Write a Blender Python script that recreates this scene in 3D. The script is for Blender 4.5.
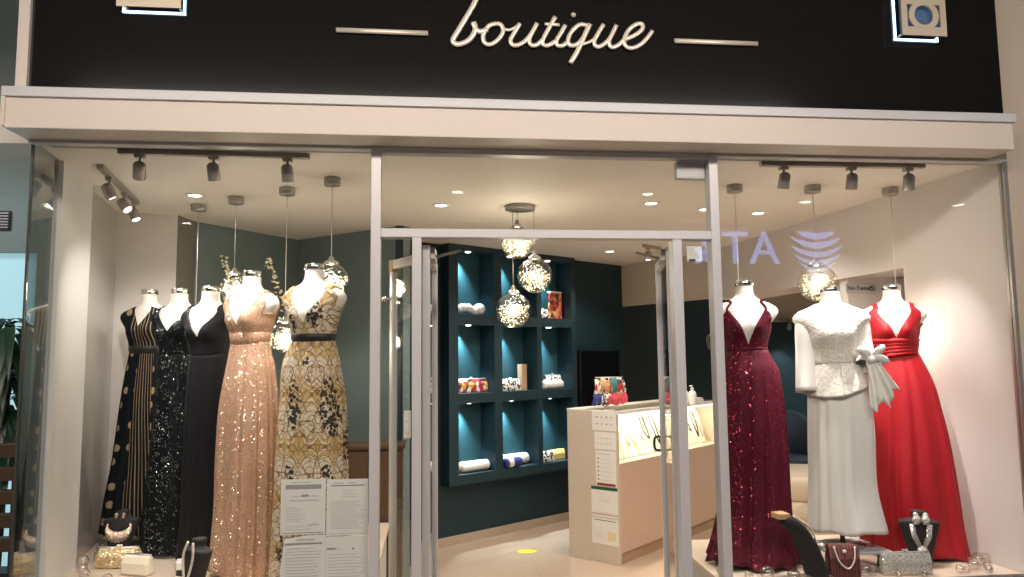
import bpy, math, random
from mathutils import Vector, Matrix
PI = math.pi
random.seed(7)
for o in list(bpy.data.objects):
    bpy.data.objects.remove(o)
SC = bpy.context.scene
COL = SC.collection

# ---------------------------------------------------------------- camera, world, exposure, big lights
cam = bpy.data.cameras.new('camera')
cam.sensor_width = 36.0
cam.lens = 740.0 / 1024.0 * 36.0
cam.clip_start = 0.05
co = bpy.data.objects.new('camera', cam)
COL.objects.link(co)
_y, _p, _r = math.radians(6.3), math.radians(5.5), math.radians(0.62)
fw = Vector((math.sin(_y) * math.cos(_p), math.cos(_y) * math.cos(_p), math.sin(_p)))
r0 = Vector((math.cos(_y), -math.sin(_y), 0))
u0 = r0.cross(fw)
rt = r0 * math.cos(_r) - u0 * math.sin(_r)
up = u0 * math.cos(_r) + r0 * math.sin(_r)
co.matrix_world = Matrix(((rt.x, up.x, -fw.x, 0), (rt.y, up.y, -fw.y, -3.5), (rt.z, up.z, -fw.z, 1.58), (0, 0, 0, 1)))
SC.camera = co

wd = bpy.data.worlds.new('mall_air')
wd.use_nodes = True
wd.node_tree.nodes['Background'].inputs[0].default_value = (1.0, 0.9, 0.8, 1)
wd.node_tree.nodes['Background'].inputs[1].default_value = 0.10
SC.world = wd
SC.view_settings.view_transform = 'Standard'
SC.view_settings.look = 'None'
SC.view_settings.gamma = 1.0
SC.view_settings.use_curve_mapping = False
SC.view_settings.exposure = 0.45
SC.cycles.transparent_max_bounces = 40
SC.cycles.max_bounces = 10
SC.cycles.sample_clamp_indirect = 4.0
SC.cycles.caustics_reflective = False
SC.cycles.caustics_refractive = False

WARM = (1.0, 0.90, 0.79)
SOFT = (1.0, 0.915, 0.87)


def area(name, loc, size, energy, color=SOFT, rot=(0, 0, 0), shape='RECTANGLE'):
    l = bpy.data.lights.new(name, 'AREA')
    l.shape = shape
    l.size = size[0]
    if shape == 'RECTANGLE':
        l.size_y = size[1]
    l.energy = energy
    l.color = color
    o = bpy.data.objects.new(name, l)
    o.location = loc
    o.rotation_euler = rot
    COL.objects.link(o)
    return o


def spot(name, loc, target, energy, angle=60, blend=0.6, color=SOFT, r=0.03):
    l = bpy.data.lights.new(name, 'SPOT')
    l.energy = energy
    l.color = color
    l.spot_size = math.radians(angle)
    l.spot_blend = blend
    l.shadow_soft_size = r
    o = bpy.data.objects.new(name, l)
    o.location = loc
    o.rotation_euler = (Vector(target) - Vector(loc)).to_track_quat('-Z', 'Y').to_euler()
    COL.objects.link(o)
    return o


def point(name, loc, energy, color=WARM, r=0.03):
    l = bpy.data.lights.new(name, 'POINT')
    l.energy = energy
    l.color = color
    l.shadow_soft_size = r
    o = bpy.data.objects.new(name, l)
    o.location = loc
    COL.objects.link(o)
    return o


# unseen fill lamps, added to light the shop front and the left corridor
area('mall_fill_light', (0.2, -3.05, 3.68), (6.0, 0.6), 205, (1.0, 0.88, 0.77), (math.radians(38), 0, 0))


area('corridor_fill_light', (-4.0, 0.3, 3.70), (1.6, 1.2), 45, (0.86, 0.95, 1.0))  # added to brighten the wall left of the shop


# ---------------------------------------------------------------- mesh helpers
class MB:
    def __init__(s):
        s.v, s.f, s.mi, s.uv, s.sm = [], [], [], [], []

    def add(s, vs, fs, mi=0, uvs=None, smooth=False, m=None):
        b = len(s.v)
        s.v += [tuple(m @ Vector(p)) if m else tuple(p) for p in vs]
        for k, f in enumerate(fs):
            s.f.append([b + i for i in f])
            s.mi.append(mi if isinstance(mi, int) else mi[k])
            s.uv.append(uvs[k] if uvs else None)
            s.sm.append(smooth)
        return s

    def box(s, c, d, mi=0, m=None):
        x, y, z = c
        a, b, e = d[0] / 2, d[1] / 2, d[2] / 2
        vs = [(x + i * a, y + j * b, z + k * e) for k in (-1, 1) for j in (-1, 1) for i in (-1, 1)]
        return s.add(vs, [(0, 2, 3, 1), (4, 5, 7, 6), (0, 1, 5, 4), (2, 6, 7, 3), (0, 4, 6, 2), (1, 3, 7, 5)], mi, m=m)

    def bx(s, x0, x1, y0, y1, z0, z1, mi=0, m=None):
        return s.box(((x0 + x1) / 2, (y0 + y1) / 2, (z0 + z1) / 2), (x1 - x0, y1 - y0, z1 - z0), mi, m)

    def prism(s, pts, z0, z1, mi=0, m=None):
        A = sum(pts[i][0] * pts[(i + 1) % len(pts)][1] - pts[(i + 1) % len(pts)][0] * pts[i][1] for i in range(len(pts)))
        if A < 0:
            pts = pts[::-1]
        n = len(pts)
        vs = [(p[0], p[1], z0) for p in pts] + [(p[0], p[1], z1) for p in pts]
        fs = [tuple(range(n - 1, -1, -1)), tuple(range(n, 2 * n))] + [(i, (i + 1) % n, n + (i + 1) % n, n + i) for i in range(n)]
        return s.add(vs, fs, mi, m=m)

    def lathe(s, prof, n=24, mi=0, m=None, smooth=True, sx=1.0, sy=1.0):
        vs, fs = [], []
        for r, z in prof:
            for i in range(n):
                a = 2 * PI * i / n
                vs.append((r * math.cos(a) * sx, r * math.sin(a) * sy, z))
        for j in range(len(prof) - 1):
            for i in range(n):
                k = (i + 1) % n
                fs.append((j * n + i, j * n + k, (j + 1) * n + k, (j + 1) * n + i))
        if prof[0][0] > 1e-6:
            fs.append(tuple(range(n - 1, -1, -1)))
        if prof[-1][0] > 1e-6:
            fs.append(tuple((len(prof) - 1) * n + i for i in range(n)))
        return s.add(vs, fs, mi, smooth=smooth, m=m)

    def cyl(s, p0, p1, r, n=16, mi=0, r2=None, m=None):
        return s.tube([p0, p1], [r, r if r2 is None else r2], n, mi, m)

    def sphere(s, c, r, n=16, mi=0, m=None, sz=1.0):
        prof = [(r * math.sin(PI * k / (n // 2)) if 0 < k < n // 2 else 0.0, -r * sz * math.cos(PI * k / (n // 2))) for k in range(n // 2 + 1)]
        mm = Matrix.Translation(c)
        if m:
            mm = m @ mm
        return s.lathe(prof, n, mi, mm)

    def tube(s, pts, r, n=8, mi=0, m=None, flat=1.0, caps=True):
        pts = [Vector(p) for p in pts]
        if not isinstance(r, (list, tuple)):
            r = [r] * len(pts)
        vs, fs = [], []
        prev = None
        for i, p in enumerate(pts):
            t = (pts[min(i + 1, len(pts) - 1)] - pts[max(i - 1, 0)])
            t = t.normalized() if t.length > 1e-9 else Vector((0, 0, 1))
            if prev is None:
                a = Vector((0, 1, 0)) if abs(t.y) < 0.9 else Vector((1, 0, 0))
            else:
                a = prev
            a = (a - t * a.dot(t)).normalized()
            prev = a
            b = t.cross(a)
            for k in range(n):
                q = 2 * PI * k / n
                vs.append(p + a * (r[i] * flat * math.cos(q)) + b * (r[i] * math.sin(q)))
        for i in range(len(pts) - 1):
            for k in range(n):
                l = (k + 1) % n
                fs.append((i * n + k, i * n + l, (i + 1) * n + l, (i + 1) * n + k))
        if caps:
            fs.append(tuple(range(n - 1, -1, -1)))
            fs.append(tuple((len(pts) - 1) * n + k for k in range(n)))
        return s.add(vs, fs, mi, smooth=True, m=m)

    def build(s, name, mats, parent=None, loc=None, rot=None, bevel=0.0, solid=0.0, subs=0):
        me = bpy.data.meshes.new(name)
        me.from_pydata(s.v, [], s.f)
        if not isinstance(mats, (list, tuple)):
            mats = [mats]
        for m in mats:
            me.materials.append(m)
        me.polygons.foreach_set('material_index', s.mi)
        me.polygons.foreach_set('use_smooth', s.sm)
        if any(u for u in s.uv):
            L = me.uv_layers.new(name='uv')
            for p, u in zip(me.polygons, s.uv):
                if u:
                    for li, q in zip(p.loop_indices, u):
                        L.data[li].uv = q
        me.update()
        o = bpy.data.objects.new(name, me)
        COL.objects.link(o)
        if parent:
            o.parent = parent
        if loc:
            o.location = loc
        if rot:
            o.rotation_euler = rot
        if solid:
            md = o.modifiers.new('thick', 'SOLIDIFY')
            md.thickness = solid
            md.offset = 0
        if bevel:
            md = o.modifiers.new('bevel', 'BEVEL')
            md.width = bevel
            md.segments = 2
            md.limit_method = 'ANGLE'
            md.angle_limit = math.radians(50)
        if subs:
            md = o.modifiers.new('sub', 'SUBSURF')
            md.levels = subs
            md.render_levels = subs
        return o


def tag(o, label=None, cat=None, group=None, kind=None):
    if label:
        o['label'] = label
    if cat:
        o['category'] = cat
    if group:
        o['group'] = group
    if kind:
        o['kind'] = kind
    return o


def thing(name, label, cat, loc=(0, 0, 0), rz=0.0, group=None):
    o = bpy.data.objects.new(name, None)
    o.empty_display_size = 0.05
    COL.objects.link(o)
    o.location = loc
    o.rotation_euler = (0, 0, rz)
    return tag(o, label, cat, group)


def struct(o):
    o['kind'] = 'structure'
    return o


def link_copy(o, parent=None):
    c = o.copy()
    COL.objects.link(c)
    if parent:
        c.parent = parent
    for ch in list(o.children):
        link_copy(ch, c)
    return c


def adopt(light, parent):
    m = light.matrix_basis.copy()
    light.parent = parent
    light.matrix_parent_inverse = (Matrix.Translation(parent.location) @ parent.rotation_euler.to_matrix().to_4x4()).inverted()
    light.matrix_basis = m


def catmull(pts, n=8):
    pts = [Vector(p) for p in pts]
    P = [pts[0] * 2 - pts[1]] + pts + [pts[-1] * 2 - pts[-2]]
    out = []
    for i in range(1, len(P) - 2):
        a, b, c, d = P[i - 1], P[i], P[i + 1], P[i + 2]
        for k in range(n):
            t = k / n
            out.append(0.5 * ((2 * b) + (c - a) * t + (2 * a - 5 * b + 4 * c - d) * t * t + (3 * b - a - 3 * c + d) * t ** 3))
    out.append(pts[-1])
    return out


def interp(x, xs, ys):
    if x <= xs[0]:
        return ys[0]
    for i in range(len(xs) - 1):
        if x <= xs[i + 1]:
            t = (x - xs[i]) / (xs[i + 1] - xs[i])
            return ys[i] + (ys[i + 1] - ys[i]) * t
    return ys[-1]


def sinterp(x, xs, ys):      # monotone-ish cubic
    n = len(xs)
    if x <= xs[0]:
        return ys[0]
    if x >= xs[-1]:
        return ys[-1]
    for i in range(n - 1):
        if x <= xs[i + 1]:
            break
    h = xs[i + 1] - xs[i]
    def sl(k):
        if k == 0:
            return (ys[1] - ys[0]) / (xs[1] - xs[0])
        if k == n - 1:
            return (ys[-1] - ys[-2]) / (xs[-1] - xs[-2])
        return (ys[k + 1] - ys[k - 1]) / (xs[k + 1] - xs[k - 1])
    t = (x - xs[i]) / h
    m0, m1 = sl(i) * h, sl(i + 1) * h
    return (2 * t ** 3 - 3 * t * t + 1) * ys[i] + (t ** 3 - 2 * t * t + t) * m0 + (-2 * t ** 3 + 3 * t * t) * ys[i + 1] + (t ** 3 - t * t) * m1


def text_mesh(body, size, extrude, mat, parent, loc, rot):
    fc = bpy.data.curves.new('lettering_curve', 'FONT')
    fc.body = body
    fc.size = size
    fc.extrude = extrude
    tmp = bpy.data.objects.new('lettering_curve', fc)
    COL.objects.link(tmp)
    dg = bpy.context.evaluated_depsgraph_get()
    me = bpy.data.meshes.new_from_object(tmp.evaluated_get(dg))
    bpy.data.objects.remove(tmp)
    me.materials.clear()
    me.materials.append(mat)
    o = bpy.data.objects.new('lettering', me)
    COL.objects.link(o)
    o.parent = parent
    o.location = loc
    o.rotation_euler = rot
    return o


# ---------------------------------------------------------------- materials
class NT:
    def __init__(s, name):
        s.m = bpy.data.materials.new(name)
        s.m.use_nodes = True
        s.t = s.m.node_tree
        s.b = s.t.nodes['Principled BSDF']
        s.out = s.t.nodes['Material Output']

    def n(s, typ, **kw):
        x = s.t.nodes.new(typ)
        for k, v in kw.items():
            if k.startswith('i_'):
                x.inputs[k[2:].replace('_', ' ')].default_value = v
            else:
                setattr(x, k, v)
        return x

    def l(s, a, b):
        s.t.links.new(a, b)

    def math(s, op, a, b=None, c=None):
        x = s.n('ShaderNodeMath', operation=op)
        for i, q in enumerate((a, b, c)):
            if q is None:
                continue
            if isinstance(q, (int, float)):
                x.inputs[i].default_value = q
            else:
                s.l(q, x.inputs[i])
        return x.outputs[0]

    def mix(s, f, a, b):
        x = s.n('ShaderNodeMix', data_type='RGBA')
        for i, q in ((0, f), (6, a), (7, b)):
            if isinstance(q, (int, float)):
                x.inputs[i].default_value = q
            elif isinstance(q, tuple):
                x.inputs[i].default_value = q if len(q) == 4 else q + (1,)
            else:
                s.l(q, x.inputs[i])
        return x.outputs[2]

    def coords(s, kind='Object', scale=(1, 1, 1)):
        c = s.n('ShaderNodeTexCoord')
        m = s.n('ShaderNodeMapping')
        m.inputs['Scale'].default_value = scale
        s.l(c.outputs[kind], m.inputs[0])
        return m.outputs[0]

    def noise(s, co, scale, detail=3.0, rough=0.5):
        x = s.n('ShaderNodeTexNoise')
        x.inputs['Scale'].default_value = scale
        x.inputs['Detail'].default_value = detail
        x.inputs['Roughness'].default_value = rough
        s.l(co, x.inputs['Vector'])
        return x.outputs['Fac']

    def bump(s, h, strength=0.3, dist=0.01):
        x = s.n('ShaderNodeBump')
        x.inputs['Strength'].default_value = strength
        x.inputs['Distance'].default_value = dist
        s.l(h, x.inputs['Height'])
        s.l(x.outputs[0], s.b.inputs['Normal'])


def rgb(c):
    """sRGB 0-255 -> linear"""
    return tuple(((v / 255) / 12.92 if v / 255 <= 0.04045 else ((v / 255 + 0.055) / 1.055) ** 2.4) for v in c)


def plain(name, col, rough=0.5, metal=0.0, var=0.06, scale=6.0, coat=0.0, spec=0.5, emit=None, est=0.0, bump=0.0):
    t = NT(name)
    co_ = t.coords('Object')
    f = t.noise(co_, scale)
    a = tuple(max(0, c * (1 - var)) for c in col)
    b = tuple(min(1, c * (1 + var)) for c in col)
    t.l(t.mix(f, a, b), t.b.inputs['Base Color'])
    t.b.inputs['Roughness'].default_value = rough
    t.b.inputs['Metallic'].default_value = metal
    t.b.inputs['Coat Weight'].default_value = coat
    t.b.inputs['Coat Roughness'].default_value = 0.03
    t.b.inputs['Specular IOR Level'].default_value = spec
    if emit:
        t.b.inputs['Emission Color'].default_value = emit + (1,)
        t.b.inputs['Emission Strength'].default_value = est
    if bump:
        t.bump(t.noise(co_, scale * 12), bump, 0.004)
    return t.m


def emission(name, col, st):
    t = NT(name)
    e = t.n('ShaderNodeEmission')
    e.inputs[0].default_value = col + (1,)
    e.inputs[1].default_value = st
    t.l(e.outputs[0], t.out.inputs[0])
    return t.m


def glass_mat(name, tint=(1, 1, 1), base=0.04, power=5.0, rough=0.0, crackle=0.0, gain=0.9):
    t = NT(name)
    t.t.nodes.remove(t.b)
    tr = t.n('ShaderNodeBsdfTransparent')
    tr.inputs[0].default_value = tint + (1,)
    gl = t.n('ShaderNodeBsdfGlossy')
    gl.inputs['Roughness'].default_value = rough
    lw = t.n('ShaderNodeLayerWeight')
    lw.inputs['Blend'].default_value = 0.5
    f = t.math('POWER', lw.outputs['Facing'], power)
    f = t.math('MULTIPLY_ADD', f, gain, base)
    if crackle:
        co_ = t.coords('Object')
        v = t.n('ShaderNodeTexVoronoi', feature='DISTANCE_TO_EDGE')
        v.inputs['Scale'].default_value = 42
        t.l(co_, v.inputs['Vector'])
        e = t.math('LESS_THAN', v.outputs['Distance'], 0.06)
        f = t.math('MULTIPLY_ADD', e, crackle, f)
        bp = t.n('ShaderNodeBump')
        bp.inputs['Strength'].default_value = 0.5
        bp.inputs['Distance'].default_value = 0.01
        t.l(v.outputs['Distance'], bp.inputs['Height'])
        t.l(bp.outputs[0], gl.inputs['Normal'])
    mx = t.n('ShaderNodeMixShader')
    t.l(f, mx.inputs[0])
    t.l(tr.outputs[0], mx.inputs[1])
    t.l(gl.outputs[0], mx.inputs[2])
    t.l(mx.outputs[0], t.out.inputs[0])
    return t.m


def glitter(name, base, spark, scale=260, thr=0.9, rough=0.45, metal=0.0, jitter=0.9, spec=0.5):
    t = NT(name)
    t.b.inputs['Specular IOR Level'].default_value = spec
    co_ = t.coords('Object')
    v = t.n('ShaderNodeTexVoronoi')
    v.inputs['Scale'].default_value = scale
    t.l(co_, v.inputs['Vector'])
    sp = t.n('ShaderNodeSeparateColor')
    t.l(v.outputs['Color'], sp.inputs[0])
    patch = t.noise(co_, 14, 2)
    k = t.math('MULTIPLY_ADD', patch, -0.22, thr + 0.11)
    hit = t.math('GREATER_THAN', sp.outputs[0], k)
    n2 = t.noise(co_, 9)
    b2 = t.mix(n2, tuple(c * 0.75 for c in base), tuple(min(1, c * 1.25) for c in base))
    t.l(t.mix(hit, b2, spark), t.b.inputs['Base Color'])
    t.l(t.math('MULTIPLY_ADD', hit, 0.9 - metal, metal), t.b.inputs['Metallic'])
    t.l(t.math('MULTIPLY_ADD', hit, 0.22 - rough, rough), t.b.inputs['Roughness'])
    g = t.n('ShaderNodeNewGeometry')
    vm = t.n('ShaderNodeVectorMath', operation='SUBTRACT')
    t.l(v.outputs['Color'], vm.inputs[0])
    vm.inputs[1].default_value = (0.5, 0.5, 0.5)
    sc = t.n('ShaderNodeVectorMath', operation='SCALE')
    t.l(vm.outputs[0], sc.inputs[0])
    t.l(t.math('MULTIPLY', hit, jitter), sc.inputs['Scale'])
    ad = t.n('ShaderNodeVectorMath', operation='ADD')
    t.l(g.outputs['Normal'], ad.inputs[0])
    t.l(sc.outputs[0], ad.inputs[1])
    nm = t.n('ShaderNodeVectorMath', operation='NORMALIZE')
    t.l(ad.outputs[0], nm.inputs[0])
    t.l(nm.outputs[0], t.b.inputs['Normal'])
    return t.m


def polka_mat():
    t = NT('black_polka_dot')
    co_ = t.coords('UV', (8.6, 8.6, 1))
    v = t.n('ShaderNodeTexVoronoi')
    v.voronoi_dimensions = '2D'
    v.inputs['Scale'].default_value = 1.0
    v.inputs['Randomness'].default_value = 0.35
    t.l(co_, v.inputs['Vector'])
    d = t.math('LESS_THAN', v.outputs['Distance'], 0.19)
    t.l(t.mix(d, (0.004, 0.007, 0.010), (0.36, 0.27, 0.16)), t.b.inputs['Base Color'])
    t.b.inputs['Roughness'].default_value = 0.7
    t.b.inputs['Specular IOR Level'].default_value = 0.15
    return t.m


def stripe_mat():
    t = NT('black_gold_stripe')
    co_ = t.coords('UV')
    s = t.n('ShaderNodeSeparateXYZ')
    t.l(co_, s.inputs[0])
    w = t.math('FRACT', t.math('MULTIPLY_ADD', s.outputs[0], 52, t.math('MULTIPLY', s.outputs[1], 3.0)))
    d = t.math('LESS_THAN', w, 0.24)
    t.l(t.mix(d, (0.004, 0.006, 0.008), (0.30, 0.22, 0.14)), t.b.inputs['Base Color'])
    t.b.inputs['Roughness'].default_value = 0.7
    t.b.inputs['Specular IOR Level'].default_value = 0.15
    return t.m


def floral_mat():
    t = NT('gold_black_scroll_print')
    co_ = t.coords('UV')
    s = t.n('ShaderNodeSeparateXYZ')
    t.l(co_, s.inputs[0])
    m = t.math('PINGPONG', s.outputs[0], 0.085)
    c = t.n('ShaderNodeCombineXYZ')
    t.l(m, c.inputs[0])
    t.l(s.outputs[1], c.inputs[1])
    w = t.n('ShaderNodeVectorMath', operation='ADD')
    nz = t.n('ShaderNodeTexNoise')
    nz.inputs['Scale'].default_value = 11
    t.l(c.outputs[0], nz.inputs['Vector'])
    sc = t.n('ShaderNodeVectorMath', operation='SCALE')
    sc.inputs['Scale'].default_value = 0.06
    t.l(nz.outputs['Color'], sc.inputs[0])
    t.l(c.outputs[0], w.inputs[0])
    t.l(sc.outputs[0], w.inputs[1])
    sx = t.n('ShaderNodeSeparateXYZ')
    t.l(w.outputs[0], sx.inputs[0])
    fx = t.math('COSINE', t.math('MULTIPLY', sx.outputs[0], 37.0))
    fy = t.math('COSINE', t.math('MULTIPLY', sx.outputs[1], 26.0))
    f = t.math('ADD', fx, fy)
    gold = t.math('MULTIPLY', t.math('GREATER_THAN', f, -0.55), t.math('LESS_THAN', t.math('FRACT', t.math('MULTIPLY', f, 1.3)), 0.66))
    line = t.math('LESS_THAN', t.math('ABSOLUTE', t.math('SINE', t.math('MULTIPLY', f, 5.2))), 0.17)
    vd = t.n('ShaderNodeTexVoronoi', feature='DISTANCE_TO_EDGE')
    vd.inputs['Scale'].default_value = 20
    t.l(w.outputs[0], vd.inputs['Vector'])
    line2 = t.math('LESS_THAN', vd.outputs['Distance'], 0.035)
    fine = t.math('GREATER_THAN', t.noise(c.outputs[0], 42, 2), 0.60)
    v2 = t.n('ShaderNodeTexVoronoi')
    v2.inputs['Scale'].default_value = 52
    t.l(co_, v2.inputs['Vector'])
    petal = t.math('LESS_THAN', v2.outputs['Distance'], 0.52)
    edge = t.math('MULTIPLY', t.noise(co_, 30, 2), 1.1)
    clus = None
    for cu, cz, ru, rz in ((-0.035, 0.89, 0.042, 0.12), (0.155, 0.88, 0.066, 0.15), (-0.05, 0.56, 0.030, 0.06), (0.125, 0.55, 0.040, 0.065), (0.055, 1.335, 0.04, 0.07), (-0.06, 1.29, 0.02, 0.05), (0.28, 0.7, 0.04, 0.09), (-0.09, 0.22, 0.03, 0.06), (0.03, 1.12, 0.02, 0.05)):
        dx = t.math('POWER', t.math('ABSOLUTE', t.math('MULTIPLY', t.math('SUBTRACT', s.outputs[0], cu), 1 / ru)), 2)
        dz = t.math('POWER', t.math('ABSOLUTE', t.math('MULTIPLY', t.math('SUBTRACT', s.outputs[1], cz), 1 / rz)), 2)
        h = t.math('LESS_THAN', t.math('ADD', t.math('ADD', dx, dz), edge), 1.45)
        clus = h if clus is None else t.math('MAXIMUM', clus, h)
    blk = t.math('MULTIPLY', clus, petal)
    a = t.mix(gold, (0.62, 0.54, 0.41), (0.50, 0.32, 0.10))
    a = t.mix(t.math('MULTIPLY', fine, 0.6), a, (0.36, 0.22, 0.08))
    a = t.mix(t.math('MAXIMUM', line, line2), a, (0.20, 0.105, 0.035))
    a = t.mix(blk, a, (0.016, 0.015, 0.018))
    t.l(a, t.b.inputs['Base Color'])
    t.b.inputs['Roughness'].default_value = 0.6
    return t.m


def lace_mat():
    t = NT('ivory_lace')
    co_ = t.coords('Object')
    v = t.n('ShaderNodeTexVoronoi', feature='DISTANCE_TO_EDGE')
    v.inputs['Scale'].default_value = 42
    nz = t.n('ShaderNodeTexNoise')
    nz.inputs['Scale'].default_value = 22
    t.l(co_, nz.inputs['Vector'])
    ad = t.n('ShaderNodeVectorMath', operation='MULTIPLY_ADD')
    ad.inputs[1].default_value = (0.06, 0.06, 0.06)
    t.l(nz.outputs['Color'], ad.inputs[0])
    t.l(co_, ad.inputs[2])
    t.l(ad.outputs[0], v.inputs['Vector'])
    f = t.math('LESS_THAN', v.outputs['Distance'], 0.10)
    t.l(t.mix(f, (0.72, 0.67, 0.59), (0.84, 0.81, 0.77)), t.b.inputs['Base Color'])
    t.b.inputs['Roughness'].default_value = 0.45
    t.bump(v.outputs['Distance'], 0.4, 0.01)
    return t.m


def wood_mat(name, a, b, sc=(2, 2, 26), rough=0.45):
    t = NT(name)
    co_ = t.coords('Object', sc)
    f = t.noise(co_, 2.2, 5, 0.6)
    t.l(t.mix(f, a, b), t.b.inputs['Base Color'])
    t.b.inputs['Roughness'].default_value = rough
    return t.m


def tile_mat(name, a, b, grout, size=0.6, rough=0.22):
    t = NT(name)
    co_ = t.coords('Object')
    br = t.n('ShaderNodeTexBrick')
    br.offset = 0.0
    br.inputs['Scale'].default_value = 1.0
    br.inputs['Brick Width'].default_value = size
    br.inputs['Row Height'].default_value = size
    br.inputs['Mortar Size'].default_value = 0.004
    br.inputs['Color1'].default_value = a + (1,)
    br.inputs['Color2'].default_value = b + (1,)
    br.inputs['Mortar'].default_value = grout + (1,)
    t.l(co_, br.inputs['Vector'])
    f = t.noise(co_, 3.0, 4)
    t.l(t.mix(t.math('MULTIPLY', f, 0.35), br.outputs['Color'], b), t.b.inputs['Base Color'])
    t.b.inputs['Roughness'].default_value = rough
    return t.m


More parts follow.
